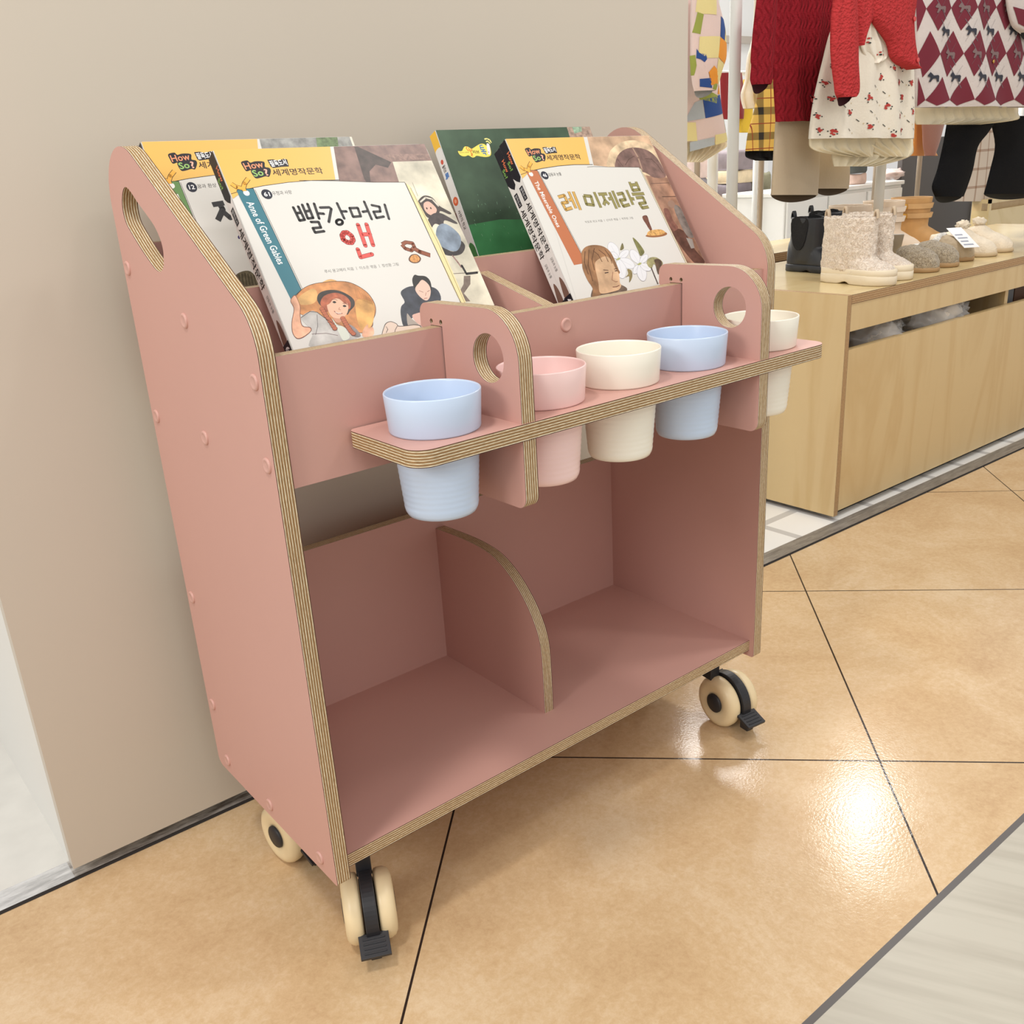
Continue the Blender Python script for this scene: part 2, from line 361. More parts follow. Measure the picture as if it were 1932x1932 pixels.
# castors
def revolve(prof, n, m, mb, M, smooth=True, closed=False):
    """prof = [(axial, radius)], axis along local x"""
    vs = []
    for a, r in prof: vs += [M @ Vector((a, r * math.cos(2 * math.pi * i / n), r * math.sin(2 * math.pi * i / n))) for i in range(n)]
    fs = []; K = len(prof)
    for k in range(K if closed else K - 1): fs += [(k * n + i, k * n + (i + 1) % n, ((k + 1) % K) * n + (i + 1) % n, ((k + 1) % K) * n + i) for i in range(n)]
    mb.mesh(vs, fs, m, smooth)
def castor(px, py, yaw, brake=True, rwheel=.0445, wc=None):
    root = bpy.data.objects.new('castor', None); COL.objects.link(root); root.location = (px, py, 0); attach(root, cart)
    ax = Vector((math.cos(yaw), math.sin(yaw), 0)); fw = Vector((-math.sin(yaw), math.cos(yaw), 0))
    c = Vector(wc) if wc else Vector((px, py, 0)) - fw * .022
    M = Matrix.Translation((c.x, c.y, rwheel)) @ Matrix((( ax.x, fw.x, 0), (ax.y, fw.y, 0), (0, 0, 1))).to_4x4()
    for s in (-1, 1):
        a0, a1 = s * .010, s * .033; R = rwheel
        prof = [(a0, .012), (a0, R - .004), (a0 + s * .002, R - .001), (a0 + s * .006, R), (a1 - s * .010, R), (a1 - s * .004, R - .003), (a1 - s * .001, R - .008), (a1, R - .014), (a1 - s * .002, R - .022), (a1 - s * .004, .012)]
        mb = MB(); revolve(prof, 56, M_WHEEL, mb, M, True, True); wh = mb.build('wheel', root)
        mb = MB(); revolve([(a1 - s * .006, .0168), (a1 - s * .0004, .0168), (a1 + s * .0010, .0152), (a1 + s * .0010, 0)], 32, M_BLACK, mb, M); mb.build('hub_cap', wh)
    # fork: curved fender between the wheels
    mb = MB(); n = 22; A0, A1 = math.radians(60), math.radians(208); vs = []
    for i in range(n + 1):
        an = A0 + (A1 - A0) * i / n
        for (xx, rr) in ((-.0085, rwheel + .0035), (.0085, rwheel + .0035), (.0085, rwheel - .006), (-.0085, rwheel - .006)):
            vs.append(M @ Vector((xx, rr * math.cos(an), rr * math.sin(an))))
    fs = [(4 * i + k, 4 * i + (k + 1) % 4, 4 * i + 4 + (k + 1) % 4, 4 * i + 4 + k) for i in range(n) for k in range(4)] + [(0, 1, 2, 3), (4 * n + 3, 4 * n + 2, 4 * n + 1, 4 * n)]
    mb.mesh(vs, fs, M_BLACK, False)
    revolve([(-.0095, 0), (-.0095, rwheel - .010), (.0095, rwheel - .010), (.0095, 0)], 32, M_BLACK, mb, M, False)
    Mp = Matrix.Translation((px, py, 0)) @ Matrix.Rotation(yaw, 4, 'Z')
    mb.box((-.010, -.014, rwheel * 2 - .006), (.010, .014, .150), M_BLACK, Mp)
    mb.box((-.014, -.016, .143), (.014, .016, .150), M_BLACK, Mp)
    mb.build('fork', root, bevel=.0012)
    mb = MB(); mb.box((px - .026, py - .026, .1505), (px + .015, py + .026, .1538), mat('white_plate', (225, 222, 214), .4, metal=.2)); mb.build('mounting_plate', root, bevel=.001)
    if brake:
        mb = MB(); B = M @ Matrix.Translation((0, -rwheel - .010, -.014)) @ Matrix.Rotation(math.radians(22), 4, 'X')
        mb.box((-.019, -.017, -.002), (.019, .014, .003), M_BLACK, B)
        for k in range(4): mb.box((-.014, -.0125 + k * .006, .003), (.014, -.0105 + k * .006, .0042), M_BLACK, B)
        mb.build('brake_pedal', root, bevel=.002)
        mb = MB(); B2 = M @ Matrix.Translation((0, -rwheel - .003, -.027))
        mb.box((-.007, -.008, -.011), (.007, .010, .013), M_BLACK, B2); mb.build('brake_lever', root, bevel=.0015)
castor(.071, .073, math.radians(-25), wc=(.0603, .0500, 0))
castor(.766, .078, math.radians(-8), wc=(.7956 - .012, .0515, 0))
castor(.060, .285, math.radians(6))
castor(.740, .285, math.radians(-4))

# ================================================================ hook-on cup rack
rack = thing('cup_rack', 'pink plywood cup rack with two round-holed brackets, hooked over the front of the cart', 'cup rack', (.42, -.06, .588))
for x0 in (.2180, .6070):
    o = [(.0465, .588 + .178), (.0465, .794), (-.1235, .7955), (-.1235, .588), (.0052, .588), (.0052, .7705), (.0268, .7705), (.0268, .766)]
    o = fillet([(.0465, .7660), (.0465, .7935), (-.1235, .7965), (-.1235, .5885), (.0052, .5885), (.0052, .7702), (.0268, .7702), (.0268, .7660)], [.002, .012, .052, .013, .010, .0005, .0005, .002], 10)
    slab('bracket', o, [circle(-.0738, .7445, .0258, 48), circle(.0252, .7745, .0026, 14), circle(.0072, .7745, .0026, 14)], X3, x0, x0 + T, rack)
CUPX = [.1525, .2980, .4184, .5392, .6859]; CUPY = -.0629
slab('cup_shelf', fillet(R4(.0880, -.1245, .7540, .0048), [.022, .022, .010, .010], 10), [circle(x, CUPY, .0460, 56) for x in CUPX], Z3, .664, .682, rack)

def cup(x, m, label, group):
    mb = MB(); n = 72; zt, zb, rt, rb = .7225, .5920, .0500, .0385
    rs = lambda z: .0462 + (z - .682) * .085 if z > .672 else rb + (z - zb) / (.672 - zb) * (.0448 - rb)
    prof = [(zb + .0015, 0), (zb + .0015, rb - .008), (zb, rb - .006), (zb + .001, rb - .002), (zb + .005, rb)]
    z = .600
    while z < .668:
        prof.append((z, rs(z) + .00018 * math.sin((z - .6) * 2 * math.pi / .0062) * (1 if z < .660 else 0))); z += .00155
    prof += [(.672, .0449), (.6822, .0457), (.6826, .0470), (.684, .0476), (.705, .0489), (zt - .001, .0500), (zt, .0495), (zt, .0486), (zt - .002, .0480), (.69, .0462), (.672, .0430), (zb + .008, .0362), (zb + .004, .0335), (zb + .004, 0)]
    vs, fs = [], []
    for a, r in prof: vs += [(x + r * math.cos(2 * math.pi * i / n), CUPY + r * math.sin(2 * math.pi * i / n), a) for i in range(n)]
    for k in range(len(prof) - 1): fs += [(k * n + i, k * n + (i + 1) % n, (k + 1) * n + (i + 1) % n, (k + 1) * n + i) for i in range(n)]
    mb.mesh(vs, fs, m, True); o = mb.build('cup'); tag(o, label, 'cup', group)
G = 'plastic cups in the pink cup rack'
cup(CUPX[0], M_BLUE, 'pale blue plastic cup at the left end of the pink rack, outside the left bracket', G)
cup(CUPX[1], M_ROSE, 'pale pink plastic cup in the rack, just right of the left bracket', G)
cup(CUPX[2], M_CREAM, 'cream plastic cup in the middle of the rack between the pink and blue cups', G)
cup(CUPX[3], M_BLUE, 'pale blue plastic cup in the rack between the cream cup and the right bracket', G)
cup(CUPX[4], M_CREAM, 'cream plastic cup at the right end of the rack, partly hidden by the right bracket', G)
# ================================================================ books
CR = {'A': (4.2925, 240, 230), 'B': (4.025, 480, 330), 'D': (6.44, 600, 230), 'E': (7.431, 540, 500), 'G': (3.45, 780, 220), 'H': (8.4, 900, 230),
      'I': (6.66, 1120, 230), 'J': (6.9, 1060, 330), 'K': (4.83, 380, 270), 'M': (5.22, 880, 230), 'N': (7.154, 790, 230), 'S': (9.2, 540, 370), 'Q': (9.2, 1040, 330),
      'L': (10.168, 440, 285), 'V': (24.15, 860, 250), 'T': (9.66, 660, 540), 'P': (1, 0, 0)}
def paint(col, tex=None):
    """printed ink under a glossy laminate; tex = scale of a painterly mottling"""
    k = 'print_%d_%d_%d%s' % (col + (('_t%g' % tex) if tex else '',))
    return mat(k, col, .34, spec=.3, var=(tex, .38, 8) if tex else None)
_tc = {}
def glyphs(body, bold=0.):
    """outline mesh of a short text, normalised: verts, faces, width, height"""
    k = (body, bold)
    if k in _tc: return _tc[k]
    c = bpy.data.curves.new('t', 'FONT'); c.body = body; c.size = 1; c.offset = bold; c.resolution_u = 2; c.fill_mode = 'FRONT'
    o = bpy.data.objects.new('t', c); COL.objects.link(o); dg = bpy.context.evaluated_depsgraph_get()
    m = bpy.data.meshes.new_from_object(o.evaluated_get(dg))
    V = [(v.co.x, v.co.y) for v in m.vertices]; Fc = [tuple(p.vertices) for p in m.polygons]
    bpy.data.objects.remove(o); bpy.data.curves.remove(c); bpy.data.meshes.remove(m)
    x0 = min(v[0] for v in V); x1 = max(v[0] for v in V); y0 = min(v[1] for v in V); y1 = max(v[1] for v in V)
    V = [((x - x0) / (x1 - x0), (y - y0) / (y1 - y0)) for x, y in V]
    _tc[k] = (V, Fc, x1 - x0, y1 - y0); return _tc[k]

class Book:
    def __init__(s, TL, w, H, tilt, roll, th):
        s.w, s.H, s.th = w, H, th
        up = Vector((0, math.sin(tilt), math.cos(tilt))); rt = Vector((1, 0, 0))
        s.r = rt * math.cos(roll) + up * math.sin(roll); s.u = -rt * math.sin(roll) + up * math.cos(roll); s.n = s.r.cross(s.u); s.TL = Vector(TL)
        s.art = []; s.spine = []; s.k = 0; s.ks = 0
    def X(s, a, b, c=0.): return s.TL + s.r * a - s.u * b + s.n * c          # right, down, out of the cover
    def uv(s, cr, p):
        sc_, ox, oy = CR[cr]; d = ray(ox + p[0] / sc_, oy + p[1] / sc_); t = (s.TL - CAM).dot(s.n) / d.dot(s.n); q = CAM + d * t - s.TL
        return (q.dot(s.r), -q.dot(s.u))
    def suv(s, cr, p):   # on the spine: (depth behind cover, down)
        sc_, ox, oy = CR[cr]; d = ray(ox + p[0] / sc_, oy + p[1] / sc_); t = (s.TL - CAM).dot(s.r) / d.dot(s.r); q = CAM + d * t - s.TL
        return (-q.dot(s.n), -q.dot(s.u))
    def cl(s, p): return (min(max(p[0], .0002), s.w - .0002), min(max(p[1], .0002), s.H - .0002))
    def poly(s, col, pts, tex=None, cr=None, keep=False):
        if cr: pts = [s.uv(cr, p) for p in pts]
        pts = [s.cl(p) for p in pts]
        tri = tessellate_polygon([[Vector((p[0], p[1], 0)) for p in pts]])
        if not keep: s.k += 1
        s.art.append((pts, [tuple(t) for t in tri], paint(col, tex), s.k))
    def blob(s, col, cr, pts, tex=None, n=4): s.poly(col, smooth_loop([s.uv(cr, p) for p in pts], n), tex)
    def stroke(s, col, pts, wd, cr=None, cap=True):
        if cr: pts = [s.uv(cr, p) for p in pts]
        s.k += 1; first = True
        for i in range(len(pts) - 1):
            a, b = Vector(pts[i]), Vector(pts[i + 1]); d = (b - a)
            if d.length < 1e-7: continue
            d.normalize(); q = Vector((-d.y, d.x)) * wd / 2; e = d * (0 if cap else 0)
            s.poly(col, [a - q, b - q, b + q, a + q], keep=True)
        if cap:
            for i, p in enumerate(pts): s.poly(col, circle(p[0], p[1], wd / 2, 12), keep=True)
        else:
            for i in range(1, len(pts) - 1): s.poly(col, circle(pts[i][0], pts[i][1], wd / 2, 12), keep=True)
    def text(s, col, body, a, b, h, bold=0., layer=None, ext=0.):
        """a, b: local base-line ends, h: glyph height (local)"""
        V, Fc, _, _ = glyphs(body, bold); a = Vector(a); b = Vector(b); d = b - a; nrm = Vector((d.y, -d.x)).normalized() * h   # up = towards smaller b
        s.k += 1
        P_ = [s.cl(a + d * x + nrm * y) for x, y in V]; s.art.append((P_, Fc, paint(col), s.k))
    def ptext(s, col, body, cr, a, b, top, bold=0.):
        A, B_, C_ = s.uv(cr, a), s.uv(cr, b), s.uv(cr, top); d = Vector(B_) - Vector(A); nn = Vector((d.y, -d.x)).normalized()
        s.text(col, body, A, B_, abs((Vector(C_) - Vector(A)).dot(nn)), bold)
    def spoly(s, col, d0, d1, b0, b1, tex=None):
        s.ks += 1; s.spine.append(([(d0, b0), (d1, b0), (d1, b1), (d0, b1)], [(0, 1, 2), (0, 2, 3)], paint(col, tex), s.ks))
    def sshape(s, col, pts):
        s.ks += 1; tri = tessellate_polygon([[Vector((p[0], p[1], 0)) for p in pts]]); s.spine.append((pts, [tuple(t) for t in tri], paint(col), s.ks))
    def stext(s, col, body, b0, b1, d0, d1, bold=0.):
        """reads downwards; glyph tops towards the front cover (small depth)"""
        V, Fc, _, _ = glyphs(body, bold); s.ks += 1
        s.spine.append(([(d1 + (d0 - d1) * y, b0 + (b1 - b0) * x) for x, y in V], Fc, paint(col), s.ks))
    def relayer(s):
        done = []; out = []
        for pts, fs, m, k in s.art:
            bb = (min(p[0] for p in pts), max(p[0] for p in pts), min(p[1] for p in pts), max(p[1] for p in pts))
            L_ = 1
            for (q, ql, qk) in done:
                if qk != k and ql >= L_ and q[0] < bb[1] and q[1] > bb[0] and q[2] < bb[3] and q[3] > bb[2]: L_ = ql + 1
            same = [ql for (q, ql, qk) in done if qk == k]
            if same: L_ = max(L_, max(same))
            done.append((bb, L_, k)); out.append((pts, fs, m, L_))
        s.art = out
    def build(s, name, label, base, spine_col, group):
        s.relayer()
        t = thing(name, label, 'book', tuple(s.X(s.w / 2, s.H, -s.th / 2)), group)
        mb = MB(); cm = paint(base); bt = .0022; r = .009
        o = fillet([(0, 0), (s.w, 0), (s.w, s.H), (0, s.H)], [.0012, r, r, .0012], 8)
        for c0, c1 in ((0, -bt), (-s.th + bt, -s.th)):
            if carea(o) < 0: o = o[::-1]
            k = len(o); tri = tessellate_polygon([[Vector((p[0], p[1], 0)) for p in o]])
            for c in (c0, c1): mb.mesh([s.X(a, b, c) for a, b in o], tri, cm, False)
            mb.mesh([s.X(a, b, c) for c in (c0, c1) for a, b in o], [(i, (i + 1) % k, k + (i + 1) % k, k + i) for i in range(k)], cm, False)
        for pts, fs, m, k in s.art:
            mb.mesh([s.X(a, b, .00003 + .00002 * k) for a, b in pts], fs, m, False)
        cover = mb.build('cover', t)
        mb = MB(); sm = paint(spine_col); q = lambda d, b, e: s.X(-e, b, -d)
        # slightly rounded spine
        n = 8; row = [(s.th * i / n, .0012 * math.sin(math.pi * i / n)) for i in range(n + 1)]
        vs = [q(d, b, e) for b in (.0004, s.H - .0004) for d, e in row]; mb.mesh(vs, [(i, i + 1, n + 2 + i, n + 1 + i) for i in range(n)], sm)
        mb.mesh([q(d, b, e - .002) for b in (.0004, s.H - .0004) for d, e in row], [(i, i + 1, n + 2 + i, n + 1 + i) for i in range(n)], sm)
        for b in (.0004, s.H - .0004):
            vs = [q(d, b, e) for d, e in row] + [q(d, b, e - .002) for d, e in row]; mb.mesh(vs, [(i, i + 1, n + 2 + i, n + 1 + i) for i in range(n)], sm, False)
        for pts, fs, m, k in s.spine:
            mb.mesh([q(min(max(d, .0002), s.th - .0002), min(max(b, .0006), s.H - .0006), .00125 + .00003 * k) for d, b in pts], fs, m, False)
        mb.build('spine', t)
        mb = MB(); pm = mat('book_pages', (232, 226, 208), .8, var=(300, .06, 2))
        P8 = [s.X(a, b, c) for a in (.0022, s.w - .004) for b in (.004, s.H - .004) for c in (-bt - .0001, -s.th + bt + .0001)]
        mb.mesh(P8, [(0, 1, 3, 2), (4, 6, 7, 5), (0, 4, 5, 1), (2, 3, 7, 6), (0, 2, 6, 4), (1, 5, 7, 3)], pm, False); mb.build('page_block', t)
        return t
NAVY, INK, WHITE, YEL = (32, 34, 50), (36, 32, 32), (216, 214, 208), (230, 184, 98)
anne = Book((.0876, .2361, .9643), .2834, .3485, .5886, -.0144, .017)
mis = Book((.4929, .2192, .9623), .2763, .3408, .5702, -.0166, .0155)
def from_anne(bk, cr, pts):
    f = bk.w / anne.w
    return [(a * f, b * f) for a, b in (anne.uv(cr, p) for p in pts)]
def series(bk, tagcol, num, theme, english, band=None, tag_end=None):
    """printed furniture every volume of the series shares"""
    P_ = lambda cr, pts: from_anne(bk, cr, pts)
    f = bk.w / anne.w
    y = P_('A', [(700, 228), (1640, 198), (1685, 470), (1500, 475), (1300, 492), (1100, 518), (960, 545), (835, 585)])
    y[0] = (0, 0); y[1] = (y[1][0], 0); y[-1] = (0, y[-1][1] + .006); bk.poly(YEL, y)
    bk.stroke(INK, P_('A', [(835, 585), (960, 547), (1100, 519), (1300, 491), (1500, 475), (1720, 471)]), .0007)
    # logo
    bk.poly((36, 34, 40), smooth_loop(P_('L', [(148, 215), (260, 182), (300, 205), (335, 225), (420, 200), (590, 208), (608, 305), (690, 325), (722, 385), (690, 495), (620, 488), (510, 520), (420, 522), (340, 410), (335, 370), (250, 392), (190, 310)]), 3))
    def T(col, body, a, b, top, bold):
        A, B_, C_ = P_('L', [a, b, top]); d = Vector(B_) - Vector(A); nn = Vector((d.y, -d.x)).normalized(); bk.text(col, body, A, B_, abs((Vector(C_) - Vector(A)).dot(nn)), bold)
    T((236, 152, 112), 'How', (240, 362), (596, 316), (178, 236), .012)
    T((150, 190, 110), 'So', (405, 500), (600, 470), (355, 372), .02)
    T((240, 178, 158), '?', (630, 478), (700, 470), (600, 345), .02)
    bk.poly((36, 34, 40), P_('L', [(650, 172), (760, 162), (860, 186), (960, 152), (1032, 162), (1068, 300), (930, 306), (765, 330), (720, 305)]))
    T((240, 240, 240), '필독도서', (735, 310), (1048, 272), (690, 185), .02)
    T((56, 36, 28), '세계명작문학', (775, 482), (1738, 440), (750, 350), .015)
    # tag, hole, ribbon
    tg = P_('A', [(885, 560), (900, 545), (1020, 540), (1410, 1360), (1325, 1440)]) if tag_end is None else tag_end
    bk.poly(tagcol, tg); bk.stroke((40, 34, 34), tg[:5], .0006)
    bk.stroke((120, 116, 110), [(tg[2][0] + .0016, tg[2][1] + .002), (tg[3][0] + .0016, tg[3][1])], .0006)
    hc = P_('A', [(965, 577)])[0]; bk.poly((236, 234, 228), circle(hc[0], hc[1], .0036 * f, 20))
    for w_, c_ in ((.0056, (60, 40, 20)), (.0044, (236, 176, 74))):
        bk.stroke(c_, P_('A', [(842, 502), (880, 528), (930, 540)]), w_ * f, cap=False); bk.stroke(c_, P_('A', [(938, 545), (950, 500), (980, 460)]), w_ * f, cap=False)
        bk.stroke(c_, P_('A', [(935, 528), (950, 562)]), w_ * f, cap=False)
    cc = P_('A', [(1130, 587)])[0]; bk.poly(NAVY, circle(cc[0], cc[1], .0064 * f, 28))
    bk.text((240, 240, 240), num, (cc[0] - .0036 * f, cc[1] + .0028 * f), (cc[0] + .0036 * f, cc[1] + .0028 * f), .0056 * f, .02)
    a, b, c = P_('A', [(1182, 597), (1338, 585), (1182, 562)]); bk.text((60, 56, 54), theme, a, b, abs(c[1] - a[1]) * .95)
    if english:
        a, b = P_('A', [(962, 652), (1222, 1158)]); bk.text((240, 240, 238), english, a, b, .0088 * f, .012)

# --- front left: volume 61
b = anne
b.poly((128, 102, 94), [b.uv('P', p) for p in ((629, 276), (800, 271), (818, 300), (940, 578), (925, 590), (885, 560), (765, 345), (640, 342))], tex=60)
b.poly((72, 60, 56), [b.uv('D', p) for p in ((440, 302), (480, 300), (890, 490), (850, 558), (700, 520), (625, 600), (640, 735), (590, 735), (560, 690), (520, 560))], tex=90)
b.poly((140, 112, 102), [b.uv('D', p) for p in ((800, 395), (1340, 385), (1375, 455), (880, 470))], tex=200)
b.poly((206, 200, 180), [b.uv('D', p) for p in ((905, 485), (1400, 470), (1560, 800), (1760, 1288), (1330, 1288), (1050, 735), (985, 735))], tex=26)
b.poly((206, 200, 180), [b.uv('B', p) for p in ((1090, 0), (1400, 0), (1850, 1010), (1820, 1060), (1570, 975), (1350, 520), (1140, 60))], tex=26)
b.stroke((120, 110, 100), [(1478, 752), (1600, 745), (1700, 735)], .0010, 'B')
b.stroke((150, 142, 124), [(1200, 60), (1240, 160)], .0008, 'B'); b.stroke((160, 150, 132), [(1420, 60), (1500, 250), (1560, 330)], .0008, 'B')
b.blob((60, 50, 46), 'B', [(1240, 205), (1285, 158), (1350, 172), (1400, 232), (1490, 285), (1480, 300), (1410, 275), (1400, 320), (1330, 330), (1290, 300), (1250, 250)], 120)
b.stroke((214, 206, 190), [(1262, 205), (1300, 172), (1350, 185), (1395, 235)], .0022, 'B')
b.blob((216, 176, 158), 'B', [(1285, 218), (1320, 202), (1362, 232), (1385, 268), (1362, 305), (1325, 300), (1292, 265)])
b.stroke(INK, [(1308, 252), (1310, 258)], .0018, 'B'); b.stroke(INK, [(1338, 250), (1340, 256)], .0018, 'B')
b.blob((62, 54, 54), 'B', [(1365, 292), (1410, 290), (1465, 315), (1538, 362), (1525, 372), (1445, 345), (1430, 388), (1370, 372), (1335, 420), (1310, 380), (1328, 320)], 150)
b.blob((52, 46, 46), 'B', [(1390, 500), (1450, 560), (1525, 580), (1560, 500), (1600, 540), (1572, 600), (1490, 615), (1425, 590)], 150)
b.blob((126, 140, 156), 'B', [(1395, 388), (1440, 370), (1500, 400), (1560, 462), (1566, 530), (1530, 580), (1450, 562), (1388, 512), (1378, 440)], 60)
b.stroke((150, 118, 112), [(1505, 615), (1545, 665), (1570, 700)], .0022, 'B'); b.stroke(INK, [(1575, 690), (1610, 752), (1690, 742)], .0032, 'B')
b.poly((118, 104, 94), [b.uv('B', p) for p in ((1590, 768), (1640, 765), (1640, 830), (1590, 900), (1640, 960), (1560, 965), (1550, 900), (1588, 830))], tex=90)
b.poly((232, 214, 160), [b.uv('B', p) for p in ((1140, 60), (1180, 85), (1400, 500), (1605, 965), (1575, 990), (1350, 530))])
b.stroke((60, 50, 40), [(1148, 66), (1350, 505), (1575, 985)], .0006, 'B'); b.stroke((90, 80, 60), [(1185, 100), (1395, 520), (1600, 980)], .0005, 'B')
b.poly(WHITE, [b.uv('B', p) for p in ((-60, 90), (150, 57), (350, 43), (600, 46), (900, 57), (1140, 57), (1350, 505), (1590, 1050), (300, 1500), (-150, 300))])
series(b, (60, 118, 132), '61', '우정과 사랑', 'Anne of Green Gables')
b.stroke((60, 52, 46), [(340, 43), (600, 46), (900, 57), (1140, 57), (1350, 512), (1570, 975)], .0007, 'B')
BK = (34, 32, 34); S_ = lambda pts: b.stroke(BK, pts, .0035, 'S')
for l in ([(122, 200), (232, 428), (318, 412), (208, 185)], [(175, 300), (258, 290)], [(278, 155), (375, 392), (465, 380), (368, 140)], [(328, 268), (418, 258)],
          [(483, 135), (570, 392)], [(540, 300), (650, 310)], [(430, 452), (560, 452), (600, 548), (462, 560), (500, 635), (655, 612)],
          [(590, 202), (745, 198), (780, 222), (738, 450)], [(882, 128), (1005, 390)], [(950, 268), (1042, 268)],
          [(1100, 212), (1240, 208), (1292, 352), (1160, 362), (1100, 212)], [(1352, 100), (1482, 402)], [(1328, 275), (1415, 262)],
          [(1485, 160), (1618, 188), (1632, 270), (1515, 275), (1565, 382), (1690, 358)], [(1708, 152), (1782, 398)]): S_(l)
b.stroke(BK, circle(922, 455, 55, 20, 45) + [(977, 455)], .0034, 'S')
for wd, c_ in ((.0056, (110, 40, 38)), (.0046, (222, 82, 74))):
    b.stroke(c_, [(1245, 502), (1372, 862)], wd, 'S'); b.stroke(c_, [(1392, 495), (1505, 852)], wd, 'S'); b.stroke(c_, [(1310, 670), (1450, 662)], wd, 'S')
    b.stroke(c_, [(1242, 928), (1290, 1062), (1485, 1012)], wd, 'S')
    b.stroke(c_, [(970, 690), (1000, 640), (1060, 635), (1130, 690), (1160, 760), (1130, 810), (1060, 805), (990, 760), (970, 690)], wd * 1.2, 'S')
b.ptext((70, 66, 62), '루시 몽고메리 지음 ㅣ 이소은 엮음 ㅣ 정선환 그림', 'B', (537, 748), (1097, 690), (533, 722))
# ribbon medal
for wd, c_ in ((.0052, (70, 36, 24)), (.0040, (140, 76, 48))):
    b.stroke(c_, [(1120, 528), (1150, 512), (1200, 520), (1215, 552), (1190, 575), (1145, 560), (1118, 530)], wd, 'B', False); b.stroke(c_, [(1212, 560), (1255, 585), (1335, 612)], wd * 1.2, 'B', False)
b.blob((96, 58, 34), 'B', [(1170, 638), (1190, 608), (1232, 604), (1264, 634), (1250, 664), (1212, 672), (1180, 660)], 200)
b.blob((206, 146, 84), 'B', [(1180, 638), (1196, 614), (1230, 610), (1254, 636), (1242, 660), (1212, 665), (1188, 656)], 300)
# child in a straw hat
b.blob((232, 176, 108), 'E', [(498, 262), (560, 215), (640, 203), (722, 240), (620, 290)], 60)
HAT = [(120, 475), (180, 390), (260, 322), (380, 272), (540, 247), (700, 235), (860, 245), (1000, 300), (1130, 390), (1212, 500), (1248, 600), (1243, 690), (1212, 770), (1200, 860), (1100, 940), (1000, 945), (850, 900), (500, 760), (200, 690), (160, 560)]
b.blob((70, 44, 30), 'E', [(640 + (x - 640) * 1.012, 600 + (y - 600) * 1.02) for x, y in HAT])
b.blob((198, 136, 84), 'E', HAT, 70)
b.blob((222, 168, 98), 'E', [(980, 500), (1205, 520), (1235, 650), (1200, 840), (1085, 930), (1000, 800)], 50)
b.blob((212, 168, 108), 'E', [(160, 480), (260, 385), (390, 335), (440, 440), (380, 540), (210, 560)], 40)
for k in range(16): b.stroke((140, 92, 54), [(960 + k * 16, 330 + k * 10 + (k % 3) * 6), (985 + k * 15, 470 + k * 6)], .0003, 'E')
b.blob((54, 48, 44), 'E', [(430, 480), (460, 400), (560, 358), (700, 355), (830, 400), (940, 480), (956, 570), (890, 650), (850, 700), (780, 620), (560, 620), (470, 560)], 80)
b.blob((168, 92, 64), 'E', [(478, 520), (540, 430), (690, 392), (830, 440), (900, 530), (885, 620), (800, 600), (620, 640), (560, 660), (500, 600)], 140)
b.blob((190, 188, 184), 'E', [(205, 742), (330, 652), (420, 662), (560, 760), (700, 830), (820, 880), (930, 990), (960, 1060), (350, 1160), (372, 960), (300, 860)], 40)
b.blob((212, 218, 206), 'E', [(640, 750), (720, 850), (800, 870), (890, 1010), (800, 1060), (740, 960), (690, 860)])
b.blob((150, 142, 142), 'E', [(860, 830), (960, 880), (1045, 995), (960, 1010), (900, 920)], 60)
b.blob((206, 150, 122), 'E', [(640, 700), (760, 735), (758, 805), (690, 800)])
b.blob((228, 184, 156), 'E', [(570, 545), (620, 475), (720, 445), (820, 500), (868, 580), (852, 680), (792, 742), (720, 752), (640, 728), (588, 650)])
b.blob((176, 98, 68), 'E', [(560, 560), (600, 470), (700, 430), (790, 470), (850, 540), (820, 545), (740, 480), (660, 480), (610, 540)], 140)
for px_ in ((672, 524), (815, 578)): b.blob((44, 36, 34), 'E', [(px_[0] - 26, px_[1]), (px_[0], px_[1] - 16), (px_[0] + 28, px_[1] + 4), (px_[0], px_[1] + 16)])
b.stroke((120, 74, 56), [(640, 490), (680, 482), (712, 500)], .0006, 'E'); b.stroke((120, 74, 56), [(790, 540), (830, 545), (856, 562)], .0006, 'E')
b.stroke((170, 110, 90), [(744, 600), (735, 628), (762, 632)], .0006, 'E'); b.stroke((150, 66, 56), [(672, 652), (716, 690), (782, 682)], .0010, 'E'); b.stroke((240, 236, 228), [(690, 664), (722, 682), (768, 678)], .0007, 'E')
for ln in ([(500, 620), (560, 720), (640, 830), (700, 930)], [(790, 750), (840, 840), (900, 930), (960, 990)]):
    for i in range(len(ln) - 1):
        for t_ in (0, .33, .66):
            x_ = ln[i][0] + (ln[i + 1][0] - ln[i][0]) * t_; y_ = ln[i][1] + (ln[i + 1][1] - ln[i][1]) * t_
            b.poly((110, 56, 40), [b.uv('E', p) for p in circle(x_, y_, 38, 10, 30)]); b.poly((184, 104, 72), [b.uv('E', p) for p in circle(x_ - 2, y_ - 3, 32, 10, 24)])
b.blob((120, 70, 54), 'E', [(57, 512), (88, 444), (134, 434), (196, 580), (196, 700), (226, 850), (336, 875), (346, 932), (240, 1018), (148, 1036), (84, 950), (74, 800), (104, 620)])
b.blob((226, 170, 140), 'E', [(64, 512), (92, 452), (130, 442), (188, 580), (188, 704), (218, 858), (326, 884), (336, 930), (236, 1008), (150, 1026), (92, 948), (82, 800), (112, 620)], 60)
b.blob((226, 170, 140), 'E', [(1065, 1000), (1080, 905), (1140, 832), (1152, 890), (1210, 872), (1228, 970), (1150, 1020)], 60)
b.stroke((60, 50, 50), [(205, 742), (330, 655), (430, 665), (560, 762), (690, 850)], .0006, 'E'); b.stroke((110, 84, 84), [(360, 970), (560, 960), (720, 990)], .0006, 'E'); b.stroke((80, 70, 72), [(430, 700), (440, 860), (410, 980)], .0005, 'E')
